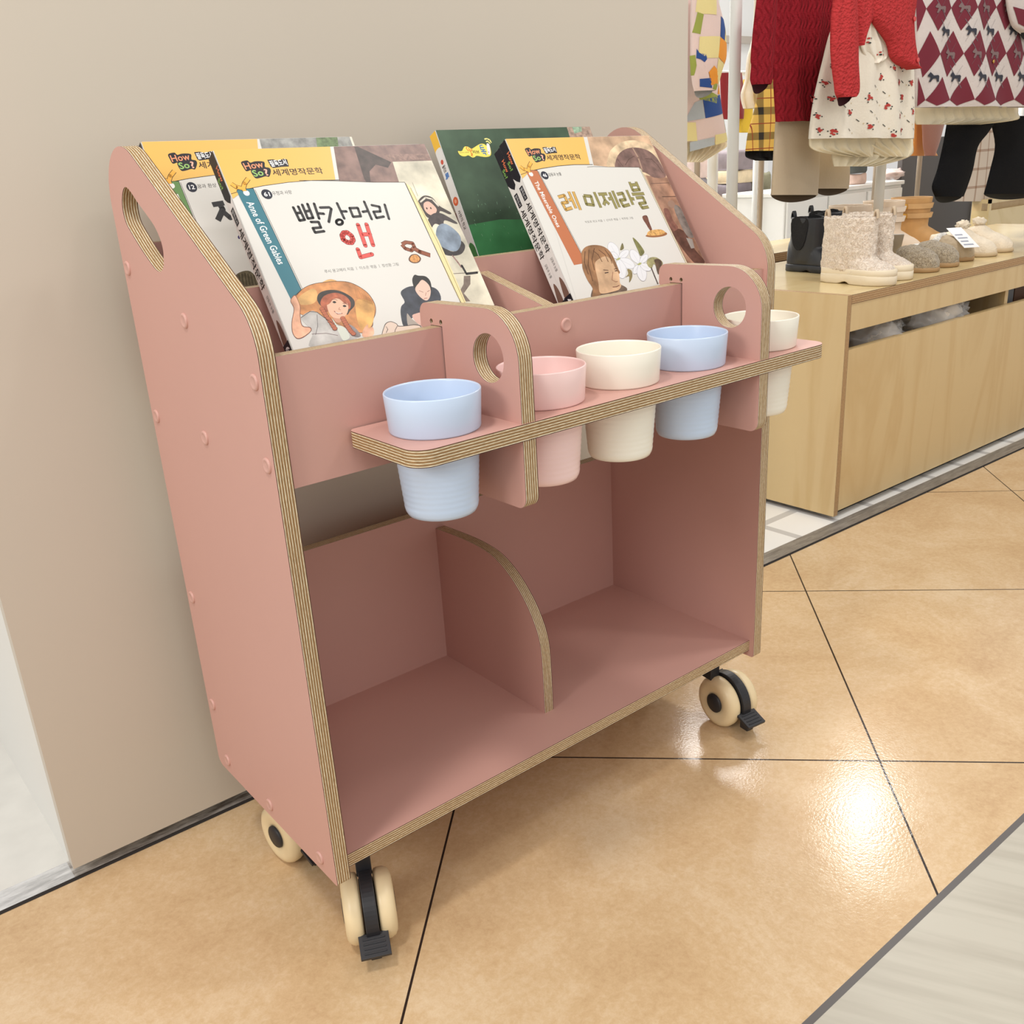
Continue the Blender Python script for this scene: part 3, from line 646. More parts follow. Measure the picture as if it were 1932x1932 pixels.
# woman bent forward in a dark dress
b.blob((60, 64, 74), 'B', [(1110, 902), (1132, 868), (1200, 845), (1340, 850), (1400, 888), (1412, 960), (1330, 990), (1290, 1060), (1200, 1085), (1165, 1145), (1130, 1148), (1110, 1060), (1114, 1000), (1140, 965)], 70)
b.blob((166, 156, 146), 'T', [(1040, 500), (1120, 590), (1250, 700), (1180, 720), (1060, 720)])
b.blob((36, 34, 34), 'B', [(1198, 792), (1215, 760), (1245, 766), (1300, 772), (1336, 812), (1342, 880), (1300, 850), (1225, 870), (1204, 835)])
b.blob((224, 190, 172), 'B', [(1220, 868), (1248, 822), (1275, 798), (1320, 832), (1338, 880), (1328, 935), (1300, 955), (1252, 922)])
b.stroke((120, 80, 70), [(1250, 880), (1280, 892)], .0006, 'B'); b.stroke((120, 80, 70), [(1312, 888), (1330, 878)], .0006, 'B'); b.stroke((150, 80, 76), [(1288, 940), (1310, 936)], .0007, 'B'); b.stroke((150, 104, 90), [(1303, 895), (1298, 918)], .0006, 'B')
b.blob((214, 174, 160), 'T', [(1135, 545), (1190, 505), (1330, 500), (1400, 760), (1290, 720), (1190, 640)])
b.blob((70, 54, 48), 'T', [(584, 860), (612, 760), (650, 680), (740, 642), (850, 684), (890, 726), (1040, 718), (1190, 700), (1300, 740), (1200, 900), (600, 960)])
b.blob((220, 200, 184), 'T', [(594, 862), (622, 766), (660, 690), (740, 654), (845, 694), (880, 738), (1040, 730), (1180, 714), (1290, 750), (1200, 900), (600, 960)])
b.stroke((80, 60, 54), [(660, 740), (690, 790), (660, 850)], .0007, 'T'); b.stroke((80, 60, 54), [(860, 735), (825, 800), (815, 850)], .0007, 'T')
def spine_series(bk, bottom, num, title, cr_d):
    d0, d1 = 0, bk.th; H = bk.H
    bk.spoly((226, 224, 220), d0, d1, 0, H)
    bk.spoly((30, 30, 38), d0, d1, 0, .150 * H); bk.sshape((30, 30, 38), [(d0, .15 * H), (d1, .15 * H), (d1 * .7, .17 * H), (d1 * .35, .185 * H), (0, .17 * H)])
    bk.stext((226, 120, 80), 'How', .052 * H, .105 * H, d1 * .10, d1 * .48, .02); bk.stext((130, 180, 90), 'So?', .082 * H, .122 * H, d1 * .52, d1 * .88, .02)
    bk.spoly((34, 34, 42), d1 * .25, d1 * .75, .20 * H, .258 * H); bk.stext((220, 220, 220), '필독도서', .205 * H, .252 * H, d1 * .35, d1 * .65)
    bk.stext((36, 34, 36), '세계명작문학', .27 * H, .49 * H, d1 * .18, d1 * .84, .015)
    bk.stext((110, 106, 104), '감동과 눈물', .515 * H, .575 * H, d1 * .3, d1 * .62)
    bk.sshape((120, 92, 80), smooth_loop([(d1 * .2, .63 * H), (d1 * .5, .60 * H), (d1 * .75, .64 * H), (d1 * .85, .69 * H), (d1 * .2, .69 * H)], 3))
    bk.spoly((30, 30, 38), d0, d1, .682 * H, .735 * H); bk.spoly(bottom, d0, d1, .735 * H, H)
    bk.stext((238, 238, 238), num, .694 * H, .724 * H, d1 * .2, d1 * .8, .02)
    bk.stext((40, 34, 38), title, .755 * H, .96 * H, d1 * .2, d1 * .82, .012)
spine_series(anne, (70, 96, 118), '61', '빨강머리 앤', None)
anne.build('storybook', 'white and yellow hardcover with a blue-green tag and a girl in a straw hat', WHITE, (226, 224, 220), None)

# --- front right: volume 46, with volume 84 behind it
b = mis
b.poly((196, 164, 134), [b.uv('P', p) for p in ((1107, 257), (1224, 254), (1334, 500), (1293, 505), (1205, 316), (1150, 315), (1120, 312))], tex=40)
b.poly((160, 122, 100), [b.uv('I', p) for p in ((640, 640), (930, 700), (1440, 1800), (1150, 1800))], tex=60)
b.blob((214, 188, 154), 'I', [(190, 580), (180, 450), (220, 350), (320, 270), (460, 232), (620, 250), (760, 330), (850, 470), (915, 620), (700, 680), (500, 600)], 60)
b.blob((124, 96, 88), 'I', [(285, 585), (275, 500), (320, 400), (420, 335), (560, 325), (690, 365), (790, 450), (870, 580), (905, 690), (760, 700), (650, 640), (480, 600)], 80)
b.stroke((170, 140, 120), [(488, 325), (560, 450), (610, 600)], .0026, 'I'); b.stroke((84, 60, 54), [(650, 460), (730, 470), (800, 540), (870, 640)], .0010, 'I'); b.stroke((90, 66, 58), [(300, 470), (370, 560)], .0010, 'I')
b.stroke((90, 66, 58), [(400, 540), (440, 470), (510, 430)], .0010, 'I'); b.stroke((110, 82, 70), [(720, 775), (960, 765)], .0010, 'I'); b.stroke((80, 58, 50), [(865, 940), (1030, 938)], .0012, 'I')
b.blob((92, 62, 52), 'I', [(980, 1360), (1130, 1370), (1270, 1600), (1400, 1760), (1290, 1790), (1120, 1600)], 90)
b.blob((124, 116, 110), 'I', [(1010, 1040), (1080, 1070), (1140, 1170), (1262, 1420), (1200, 1455), (1120, 1350), (1060, 1220), (1020, 1120)], 90)
b.blob((150, 122, 106), 'I', [(935, 1005), (985, 985), (1022, 1030), (1000, 1080), (945, 1062)]); b.blob((122, 82, 70), 'I', [(880, 1100), (940, 1100), (1000, 1240), (1062, 1330), (990, 1372), (930, 1260)], 120)
b.poly((154, 148, 142), [b.uv('I', p) for p in ((1160, 1455), (1240, 1475), (1268, 1585), (1225, 1592))])
b.poly((218, 208, 180), [b.uv('I', p) for p in ((568, 572), (600, 600), (1190, 1800), (1165, 1800))])
b.stroke((80, 66, 50), [(598, 605), (1185, 1790)], .0005, 'I')
b.poly(WHITE, [b.uv('I', p) for p in ((-700, 640), (0, 562), (200, 568), (568, 572), (1180, 1830), (300, 2300), (-500, 2500))])
tge = [mis.uv('G', p) for p in ((735, 362), (745, 350), (805, 350), (1098, 905), (1098, 958), (1045, 967))]
tge = [tge[0], tge[1], tge[2], tge[3], tge[4], tge[5]]
series(b, (188, 114, 76), '46', '감동과 눈물', None, tag_end=tge)
_a, _b = b.uv('G', (783, 424)), b.uv('G', (935, 722)); b.text((240, 240, 238), 'The Miserable Ones', _a, _b, .0072, .012)
b.stroke((60, 52, 46), [(-80, 568), (0, 562), (200, 568), (568, 572), (1160, 1780)], .0006, 'I')
OL, GO = (146, 138, 84), (206, 164, 88)
segs = [(GO, [(118, 388), (225, 358), (280, 475), (190, 492), (252, 605), (362, 572)]), (GO, [(300, 290), (430, 585)]), (GO, [(302, 442), (355, 428)]), (GO, [(378, 290), (508, 612)]),
        (OL, [(565, 362), (688, 372), (732, 524), (612, 510), (565, 362)]), (OL, [(742, 298), (862, 572)]), (OL, [(815, 338), (968, 330)]), (OL, [(890, 345), (935, 445), (912, 528)]), (OL, [(935, 445), (1008, 512)]),
        (OL, [(1005, 302), (1135, 590)]), (OL, [(990, 420), (1040, 410)]), (OL, [(1060, 275), (1185, 565)]), (OL, [(1138, 338), (1238, 318), (1285, 430), (1195, 442), (1252, 545), (1362, 515)]), (OL, [(1305, 262), (1420, 522)]), (OL, [(1372, 412), (1442, 420)]),
        (OL, [(1355, 122), (1415, 270), (1530, 258), (1468, 118)]), (OL, [(1378, 178), (1490, 168)]), (OL, [(1398, 338), (1612, 325)]), (OL, [(1468, 402), (1590, 390), (1635, 485), (1530, 500), (1578, 575), (1688, 555)])]
for c_, l in segs: b.stroke((84, 72, 44), l, .0052, 'Q', False)
for c_, l in segs: b.stroke(c_, l, .0040, 'Q', False)
b.ptext((84, 80, 76), '빅토르 위고 지음 ㅣ 신이주 엮음 ㅣ 박주원 그림', 'Q', (597, 842), (1425, 766), (592, 800))
b.blob((112, 70, 56), 'Q', [(1585, 718), (1660, 708), (1700, 820), (1750, 955), (1712, 962), (1640, 850), (1592, 775)], 300)
b.stroke((222, 214, 200), [(1745, 770), (1790, 890), (1812, 940)], .0010, 'Q')
b.blob((150, 100, 60), 'J', [(1090, 800), (1130, 770), (1250, 730), (1345, 745), (1368, 775), (1300, 803), (1180, 815)]); b.blob((212, 164, 98), 'J', [(1108, 780), (1130, 735), (1200, 715), (1290, 712), (1345, 750), (1290, 780), (1180, 792)], 260)
# lilies
for cx, cy, tips in ((735, 1095, ((618, 880), (868, 985), (945, 1200), (795, 1350), (640, 1010))), (1010, 1160, ((898, 978), (1112, 1040), (935, 1290), (1062, 1385), (1155, 1240)))):
    for tx, ty in tips:
        dx, dy = tx - cx, ty - cy; nx, ny = -dy * .26, dx * .26
        lp = smooth_loop([(cx, cy), (cx + dx * .45 + nx, cy + dy * .45 + ny), (cx + dx * .85 + nx * .7, cy + dy * .85 + ny * .7), (tx, ty), (cx + dx * .85 - nx * .7, cy + dy * .85 - ny * .7), (cx + dx * .45 - nx, cy + dy * .45 - ny)], 4)
        b.poly((226, 227, 230), [b.uv('J', p) for p in lp]); b.stroke((168, 168, 176), lp + [lp[0]], .0004, 'J')
        b.stroke((190, 190, 196), [(cx, cy), (cx + dx * .8, cy + dy * .8)], .0003, 'J')
    b.blob((170, 172, 110), 'J', [(cx - 30, cy + 12), (cx, cy - 14), (cx + 26, cy - 8), (cx, cy + 16)])
b.blob((124, 122, 74), 'J', [(920, 818), (975, 860), (1045, 950), (1072, 1012), (1022, 1056), (985, 975), (950, 900)], 100); b.blob((120, 112, 74), 'J', [(785, 888), (806, 958), (756, 980)], 100)
b.blob((130, 116, 74), 'J', [(850, 1228), (905, 1250), (914, 1330), (876, 1402), (874, 1322), (826, 1336), (862, 1290)], 100)
b.blob((152, 146, 104), 'J', [(1102, 1135), (1140, 1082), (1230, 1078), (1312, 1150), (1260, 1250), (1200, 1160), (1165, 1218), (1120, 1192)], 120); b.blob((92, 72, 56), 'J', [(1200, 1110), (1255, 1100), (1300, 1150), (1255, 1300), (1215, 1170)], 120)
b.stroke((70, 50, 42), [(1162, 1212), (1205, 1320), (1246, 1418)], .0018, 'J')
# portrait of a long-haired man
b.blob((110, 92, 78), 'J', [(400, 1490), (480, 1520), (720, 1440), (790, 1440), (850, 1500), (700, 1600), (400, 1640)], 100)
b.blob((150, 110, 76), 'J', [(250, 1025), (300, 945), (400, 915), (520, 928), (612, 985), (672, 1080), (735, 1230), (745, 1290), (600, 1400), (500, 1560), (400, 1590), (398, 1480), (330, 1370), (268, 1220), (262, 1110)], 60)
b.blob((208, 172, 136), 'J', [(440, 1130), (560, 1062), (640, 1112), (700, 1230), (742, 1295), (752, 1400), (772, 1440), (750, 1488), (700, 1512), (560, 1545), (490, 1530), (472, 1400), (436, 1230)], 30)
for l in ([(405, 990), (470, 1040), (520, 1130)], [(480, 980), (560, 1040), (600, 1130)], [(420, 960), (390, 1100), (420, 1240)], [(300, 1000), (290, 1140), (340, 1290)], [(350, 980), (340, 1180), (400, 1380)], [(560, 980), (620, 1060), (650, 1150)]): b.stroke((98, 66, 44), l, .0012, 'J')
b.stroke((92, 64, 48), [(540, 1240), (600, 1245)], .0011, 'J'); b.stroke((60, 44, 38), [(560, 1280), (600, 1272)], .0014, 'J'); b.stroke((92, 64, 48), [(680, 1230), (716, 1220)], .0011, 'J'); b.stroke((60, 44, 38), [(690, 1252), (715, 1250)], .0014, 'J')
b.stroke((150, 106, 80), [(660, 1270), (650, 1370), (700, 1395), (722, 1390)], .0010, 'J'); b.stroke((120, 74, 60), [(662, 1462), (710, 1458), (745, 1440)], .0011, 'J')
spine_series(mis, (226, 164, 92), '46', '레 미제라블', None)
mis.build('storybook', 'white and yellow hardcover with an orange-brown tag, lilies and a portrait, front right pocket', WHITE, (226, 224, 220), None)
m84 = Book(tuple(mis.X(.0005, .0012, -.0157)), .2763, .3408, .5702, -.0166, .0155)
spine_series(m84, (140, 104, 168), '84', '슬리퍼의 왕이', None)
m84.build('storybook', 'hardcover with a purple-bottomed spine, tucked directly behind the book with the orange-brown tag', WHITE, (226, 224, 220), None)

# --- back row left: volume 12
back = Book((.0505, .353, .9800), .2834, .3412, math.radians(26.6), -.012, .017)
b = back
b.poly((150, 150, 146), [b.uv('P', p) for p in ((489, 262), (662, 256), (700, 320), (700, 380), (520, 380))], tex=90)
b.poly((104, 124, 84), [b.uv('P', p) for p in ((596, 259), (636, 258), (640, 285), (600, 290))], tex=200)
b.poly((226, 220, 204), [b.uv('P', p) for p in ((659, 257), (676, 257), (684, 280), (668, 282))])
b.blob((100, 92, 74), 'A', [(870, 1260), (920, 1215), (1000, 1212), (1062, 1300), (1000, 1380), (880, 1360)], 160)
for k in range(6): b.stroke((52, 48, 38), [(905 + 24 * k, 1225 + abs(k - 2) * 6), (915 + 26 * k, 1320)], .0008, 'A')
# the shared printing, mapped onto this cover
series(b, (104, 142, 84), '12', '꿈과 환상', 'The Time Machine')
b.stroke(BK, [(100, 562), (205, 545)], .0064, 'K', False); b.stroke(BK, [(165, 552), (195, 605), (150, 705)], .0072, 'K', False); b.stroke(BK, [(185, 615), (262, 680)], .0066, 'K')
b.poly((70, 60, 110), [b.uv('K', p) for p in circle(345, 856, 14, 12, 18)])
spine_series(back, (104, 142, 84), '12', '지킬 박사와', None)
back.build('storybook', 'white and yellow hardcover with a green tag, standing in the back left pocket', WHITE, (226, 224, 220), None)

# --- back row right: green cover
green = Book((.4735, .353, .9815), .3020, .3430, math.radians(26.6), -.010, .0165)
b = green
b.poly((66, 88, 68), [(0, 0), (b.w, 0), (b.w, .150), (0, .150)], tex=16)
b.poly((60, 118, 74), [(0, .145), (.06, .141), (.12, .146), (.2, .140), (b.w, .147), (b.w, .205), (0, .205)], tex=14)
b.poly((46, 92, 60), [(0, .205), (b.w, .205), (b.w, .26), (0, .26)], tex=14)
random.seed(4)
for k in range(46):
    x_, y_ = random.uniform(.01, .12), random.uniform(.10, .25); b.stroke((120, 160, 128), [(x_, y_), (x_ + random.uniform(-.001, .001), y_ + random.uniform(.001, .004))], .0006)
b.poly((170, 146, 130), [b.uv('P', p) for p in ((1068, 236), (1114, 235), (1124, 262), (1076, 262))], tex=160)
b.poly((150, 176, 150), [b.uv('P', p) for p in ((1078, 236), (1096, 236), (1098, 248), (1084, 252))], tex=200)
LOGO = [(95, 850), (200, 856), (290, 826), (345, 710), (410, 642), (520, 640), (620, 690), (720, 742), (850, 672), (1000, 575), (1130, 516), (1280, 522), (1390, 596), (1540, 640), (1590, 800), (1606, 950), (1582, 1040), (1500, 1096), (1350, 1118), (1150, 1095), (950, 1062), (850, 1126), (760, 1142), (660, 1090), (560, 1040), (430, 1086), (280, 1072), (160, 990)]
b.blob((78, 84, 40), 'V', [(850 + (x - 850) * 1.03, 850 + (y - 850) * 1.05) for x, y in LOGO]); b.blob((244, 226, 104), 'V', LOGO)
b.stroke((232, 140, 58), [(500, 660), (470, 720), (540, 810), (680, 850), (740, 800), (690, 740)], .0014, 'V'); b.stroke((232, 140, 58), [(570, 700), (600, 770), (660, 790)], .0012, 'V'); b.stroke((232, 140, 58), [(680, 870), (700, 960), (760, 980), (700, 1040), (770, 1070)], .0015, 'V')
b.ptext((70, 60, 30), '읽어주는 동화책', 'V', (175, 950), (600, 930), (180, 895)); b.ptext((40, 32, 20), '리브', 'V', (790, 960), (1090, 960), (790, 810), .02)
for l in ([(1085, 590), (1215, 570)], [(1085, 590), (1140, 780)], [(1120, 690), (1280, 688)], [(1140, 785), (1335, 785)], [(1245, 790), (1255, 860)], [(1150, 870), (1385, 865)], [(1225, 950), (1350, 945), (1385, 1040)]):
    b.stroke((56, 118, 180), l, .0016, 'V', False)
b.blob((236, 232, 230), 'V', [(1400, 520), (1440, 495), (1500, 520), (1545, 620), (1572, 800), (1570, 960), (1520, 1010), (1460, 960), (1430, 780), (1405, 620)])
b.stroke((170, 60, 60), [(1492, 885), (1500, 900)], .0012, 'V')
b.stroke((246, 238, 150), [(1320, 300), (1420, 280), (1540, 340), (1605, 440)], .0022, 'V'); b.stroke((246, 238, 150), [(1390, 410), (1460, 400), (1545, 490)], .0020, 'V')
H_ = b.H; t_ = b.th
b.spoly((228, 228, 226), 0, t_, 0, H_); b.spoly((238, 190, 70), 0, t_, 0, .085 * H_); b.sshape((228, 228, 226), smooth_loop([(0, .085 * H_), (t_ * .2, .072 * H_), (t_ * .8, .072 * H_), (t_, .085 * H_), (t_, .12 * H_), (0, .12 * H_)], 3))
b.sshape((206, 90, 70), circle(t_ * .5, .13 * H_, .0034, 16)); b.stext((60, 50, 44), '올리브', .145 * H_, .175 * H_, t_ * .25, t_ * .75, .02); b.stext((66, 120, 190), '톡', .178 * H_, .205 * H_, t_ * .2, t_ * .8, .03)
b.sshape((216, 100, 62), circle(t_ * .5, .305 * H_, .0062, 24)); b.sshape((236, 170, 140), circle(t_ * .5, .305 * H_, .0028, 16)); b.stext((60, 56, 54), '사랑의 학교', .345 * H_, .43 * H_, t_ * .28, t_ * .7)
b.sshape((72, 130, 74), smooth_loop([(0, .52 * H_), (t_ * .5, .49 * H_), (t_, .52 * H_), (t_, .58 * H_), (0, .58 * H_)], 3)); b.spoly((46, 40, 34), 0, t_, .57 * H_, .64 * H_, 120); b.spoly((238, 178, 60), 0, t_, .64 * H_, H_)
b.stext((40, 34, 26), '엄마 찾아 삼만리', .67 * H_, .93 * H_, t_ * .2, t_ * .82, .015)
green.build('storybook', 'dark green hardcover with a yellow duck-shaped emblem, back row on the right', (60, 84, 66), (228, 228, 226), None)
# ================================================================ shop behind
def birch(name, col1, col2, rot=(0, 0, 0), sc_=(1, 1, 1)):
    m = bpy.data.materials.new(name); N, L, P = nodes_of(m); tc = N.new('ShaderNodeTexCoord')
    mp = N.new('ShaderNodeMapping'); mp.inputs['Scale'].default_value = sc_; L.new(tc.outputs['Object'], mp.inputs[0])
    n = N.new('ShaderNodeTexNoise'); n.inputs['Scale'].default_value = 1.6; n.inputs['Detail'].default_value = 5; n.inputs['Distortion'].default_value = .7; L.new(mp.outputs[0], n.inputs['Vector'])
    wv = N.new('ShaderNodeMath'); wv.operation = 'MULTIPLY'; wv.inputs[1].default_value = 7; L.new(n.outputs['Fac'], wv.inputs[0])
    fr = N.new('ShaderNodeMath'); fr.operation = 'PINGPONG'; fr.inputs[1].default_value = .5; L.new(wv.outputs[0], fr.inputs[0])
    r = N.new('ShaderNodeValToRGB'); r.color_ramp.elements[0].color = rgb(*col2); r.color_ramp.elements[0].position = 0; r.color_ramp.elements[1].color = rgb(*col1); r.color_ramp.elements[1].position = .28
    L.new(fr.outputs[0], r.inputs[0]); L.new(r.outputs[0], P.inputs['Base Color']); P.inputs['Roughness'].default_value = .38
    return m
M_BIRCH = birch('birch_ply', (212, 186, 138), (205, 176, 126), sc_=(2.4, 2.4, .35))
M_BIRCHT = birch('birch_ply_top', (212, 190, 142), (204, 180, 130), sc_=(.6, 1.2, 1)); M_BIRCHT.node_tree.nodes['Principled BSDF'].inputs['Roughness'].default_value = .22
M_PLY2 = ply_edge('birch_ply_edge', 4, (206, 176, 130), (176, 138, 96), (120, 84, 56))
BZ, BX, BY = .583, 1.722, .460
bench = thing('display_bench', 'long birch plywood display bench with shoes on top and a slot along its front', 'display bench', (2.6, .75, 0))
def pbox(name, a, b, m, parent, axis=None, edge=None):
    mb = MB()
    if axis is None: mb.box(a, b, m)
    elif axis == 'z': panel(mb, [(a[0], a[1]), (b[0], a[1]), (b[0], b[1]), (a[0], b[1])], [], Z3, a[2], b[2], m, edge)
    elif axis == 'x': panel(mb, [(a[1], a[2]), (b[1], a[2]), (b[1], b[2]), (a[1], b[2])], [], X3, a[0], b[0], m, edge)
    elif axis == 'y': panel(mb, [(a[0], a[2]), (b[0], a[2]), (b[0], b[2]), (a[0], b[2])], [], Y3, a[1], b[1], m, edge)
    return mb.build(name, parent)
BX1, BY1 = 3.7, 1.05
pbox('bench_top', (BX + .0185, BY, BZ - .022), (BX1, BY1, BZ), M_BIRCHT, bench, 'z', M_PLY2)
pbox('side_panel', (BX, BY, .012), (BX + .018, BY1, BZ), M_BIRCH, bench, 'x', M_PLY2)
pbox('apron', (BX + .0205, BY + .002, .493), (BX1 - .03, BY + .020, BZ - .0225), M_BIRCH, bench)
pbox('front_panel', (BX + .0205, BY + .006, .020), (BX1 - .03, BY + .024, .446), M_BIRCH, bench)
pbox('partition', (2.60, BY + .025, .03), (2.62, BY1 - .03, BZ - .023), M_BIRCH, bench)
pbox('shelf', (BX + .021, BY + .025, .36), (BX1 - .03, BY1 - .03, .372), M_BIRCH, bench)
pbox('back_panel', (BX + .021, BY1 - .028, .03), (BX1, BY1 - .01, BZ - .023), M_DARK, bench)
pbox('plinth', (BX + .03, BY + .03, 0), (BX1 - .05, BY1 - .05, .012), M_DARK, bench)

def blob_mesh(mb, c, r, m, seed=0, amp=.25, n=24, freq=3.):
    vs, fs = [], []; k = n // 2
    for i in range(k + 1):
        th = math.pi * i / k
        for j in range(n):
            ph = 2 * math.pi * j / n; d = Vector((math.sin(th) * math.cos(ph), math.sin(th) * math.sin(ph), math.cos(th)))
            q = 1 + amp * noise.noise(d * freq + Vector((seed * 7.3, 0, 0))) + amp * .4 * noise.noise(d * freq * 2.6 + Vector((0, seed * 3.1, 0)))
            vs.append((c[0] + d.x * r[0] * q, c[1] + d.y * r[1] * q, c[2] + d.z * r[2] * q))
    for i in range(k):
        for j in range(n): fs.append((i * n + j, i * n + (j + 1) % n, (i + 1) * n + (j + 1) % n, (i + 1) * n + j))
    mb.mesh(vs, fs, m, True)
def clear_film():
    m = bpy.data.materials.new('clear_plastic_film'); N, L, P = nodes_of(m)
    P.inputs['Base Color'].default_value = (.92, .92, .92, 1); P.inputs['Roughness'].default_value = .12; P.inputs['Alpha'].default_value = .35; P.inputs['Specular IOR Level'].default_value = .8
    return m
M_FILM = clear_film(); M_CREAMFAB = mat('cream_fleece', (244, 234, 220), .9, bump=(120, .5), sheen=.3)
for (u, v, rx, lab, g) in ((1638, 635, .075, 'clear bag of pale stock lying in the bench slot, nearest the corner', 0), (1748, 598, .115, 'plumpest clear bag of cream fleece stock poking out of the bench slot', 1)):
    p = at(u, v, y=.575); t = thing('plastic_bag', lab, 'bag', (p.x, .575, .3725)); hz = .056 + .012 * g
    mb = MB(); blob_mesh(mb, (p.x, .575, .3725 + hz), (rx, .08, hz), M_CREAMFAB, 3 + g, .16); mb.build('contents', t)
    mb = MB(); blob_mesh(mb, (p.x, .575, .3725 + hz * 1.12), (rx * 1.14, .09, hz * 1.1), M_FILM, 5 + g, .42, 40, 5.); mb.build('wrapper', t)
for i, (x, c, lab) in enumerate(((2.70, (120, 122, 126), 'grey shoe box standing in the bench slot beside the partition'), (2.775, (98, 66, 42), 'dark brown shoe box in the bench slot'), (2.86, (150, 112, 80), 'tan shoe box in the bench slot, at the photo edge'))):
    m = mat('shoe_box_%d' % i, c, .6); t = thing('shoe_box', lab, 'box', (x, .64, .3725)); mb = MB(); mb.box((x - .034, .52, .3725), (x + .034, .78, .505), m); mb.build('box_body', t); mb = MB(); mb.box((x - .036, .518, .480), (x + .036, .782, .515), m); mb.build('lid', t)

# ---------------- shoes (toes towards the aisle)
def prof(tab, t):
    for i in range(len(tab) - 1):
        if t <= tab[i + 1][0]:
            f = (t - tab[i][0]) / (tab[i + 1][0] - tab[i][0]); f = f * f * (3 - 2 * f) * .5 + f * .5; return tab[i][1] + (tab[i + 1][1] - tab[i][1]) * f
    return tab[-1][1]
HWT = [(0, .34), (.04, .62), (.15, .78), (.4, .76), (.62, .95), (.76, 1.0), (.9, .78), (.97, .46), (1, .12)]
def shoe_M(x, yh, yaw=0.): return Matrix.Translation((x, yh, BZ + .0006)) @ Matrix.Rotation(math.radians(180 + yaw), 4, 'Z')   # local +Y = toe direction
def sole(M, L, Wd, z0, z1, m, parent, grow=1.0, heel=False, name='sole'):
    mb = MB(); n = 26; rows = []
    lev = [(z0, .97), (z0 + .002, 1.0), (z1 - .002, 1.0), (z1, .975)]
    pts = []
    for i in range(n + 1): t = i / n; pts.append((-prof(HWT, t) * Wd / 2 * grow, t * L))
    for i in range(n, -1, -1): t = i / n; pts.append((prof(HWT, t) * Wd / 2 * grow, t * L))
    k = len(pts); vs = []
    for z, s_ in lev:
        for (a, b_) in pts:
            zz = z
            if heel and z < z0 + .003 and .33 < b_ / L < .50: zz = z + .006 * math.sin(math.pi * (b_ / L - .33) / .17)
            vs.append(M @ Vector((a * s_, (b_ - L / 2) * s_ + L / 2, zz)))
    fs = [(l * k + i, l * k + (i + 1) % k, (l + 1) * k + (i + 1) % k, (l + 1) * k + i) for l in range(3) for i in range(k)]
    fs += [(i, i + 1, k - 2 - i, k - 1 - i) for i in range(n)] + [(3 * k + i, 3 * k + i + 1, 3 * k + k - 2 - i, 3 * k + k - 1 - i) for i in range(n)]
    mb.mesh(vs, fs, m, True); o = mb.build(name, parent, weld=True); return o
def foot_shell(mb, M, L, Wd, z0, top, m, t0=0., t1=1.):
    """closed loft over the foot from t0 to t1; top = table of heights"""
    n, q = 22, 16; vs, fs = [], []
    for i in range(n + 1):
        t = t0 + (t1 - t0) * i / n; hw = max(prof(HWT, t) * Wd / 2 * .95, .002); h = prof(top, t)
        for j in range(q + 1):
            a = math.pi * j / q; ca, sa = math.cos(a), math.sin(a)
            vs.append(M @ Vector((hw * math.copysign(abs(ca) ** .8, ca), t * L * .985 + .001, z0 + (h - z0) * sa ** .75)))
        vs.append(M @ Vector((0, t * L * .985 + .001, z0)))
    k = q + 2
    for i in range(n): fs += [(i * k + j, i * k + (j + 1) % k, (i + 1) * k + (j + 1) % k, (i + 1) * k + j) for j in range(k)]
    fs += [tuple(range(k)), tuple(n * k + j for j in range(k - 1, -1, -1))]
    mb.mesh(vs, fs, m, True)
def shaft(mb, M, rows, m, wall=.004):
    """rows: (z, y centre, half length, half width); open tube with thickness"""
    n = 30; vs, fs = [], []; R_ = rows + [(z, y, a - wall, b_ - wall) for z, y, a, b_ in rows[::-1]]
    for z, y, a, b_ in R_:
        for j in range(n):
            an = 2 * math.pi * j / n; c, s_ = math.cos(an), math.sin(an)
            vs.append(M @ Vector((b_ * math.copysign(abs(c) ** .9, c), y + a * math.copysign(abs(s_) ** .9, s_), z)))
    for i in range(len(R_) - 1): fs += [(i * n + j, i * n + (j + 1) % n, (i + 1) * n + (j + 1) % n, (i + 1) * n + j) for j in range(n)]
    fs += [tuple(range(n)), tuple((len(R_) - 1) * n + j for j in range(n))]
    mb.mesh(vs, fs, m, True)
def fuse(o, vox=.0035, fur=0., scale=.012, smooth=4):
    r = o.modifiers.new('remesh', 'REMESH'); r.mode = 'VOXEL'; r.voxel_size = vox; r.use_smooth_shade = True
    s_ = o.modifiers.new('smooth', 'SMOOTH'); s_.iterations = smooth; s_.factor = .6
    if fur:
        tx = bpy.data.textures.new('fur', 'CLOUDS'); tx.noise_scale = scale; tx.noise_depth = 2
        d = o.modifiers.new('fur', 'DISPLACE'); d.texture = tx; d.strength = fur; d.mid_level = .4; d.texture_coords = 'GLOBAL'
    return o
def fleece(name, a, b_, scale=140):
    m = bpy.data.materials.new(name); N, L, P = nodes_of(m); tc = N.new('ShaderNodeTexCoord')
    n = N.new('ShaderNodeTexNoise'); n.inputs['Scale'].default_value = scale; n.inputs['Detail'].default_value = 4; n.inputs['Distortion'].default_value = 1.5; L.new(tc.outputs['Object'], n.inputs['Vector'])
    r = N.new('ShaderNodeValToRGB'); r.color_ramp.elements[0].position = .36; r.color_ramp.elements[0].color = rgb(*a); r.color_ramp.elements[1].position = .58; r.color_ramp.elements[1].color = rgb(*b_)
    L.new(n.outputs['Fac'], r.inputs[0]); L.new(r.outputs[0], P.inputs['Base Color']); P.inputs['Roughness'].default_value = .95; P.inputs['Sheen Weight'].default_value = .4
    bp = N.new('ShaderNodeBump'); bp.inputs['Strength'].default_value = .9; bp.inputs['Distance'].default_value = .006; L.new(n.outputs['Fac'], bp.inputs['Height']); L.new(bp.outputs[0], P.inputs['Normal'])
    return m
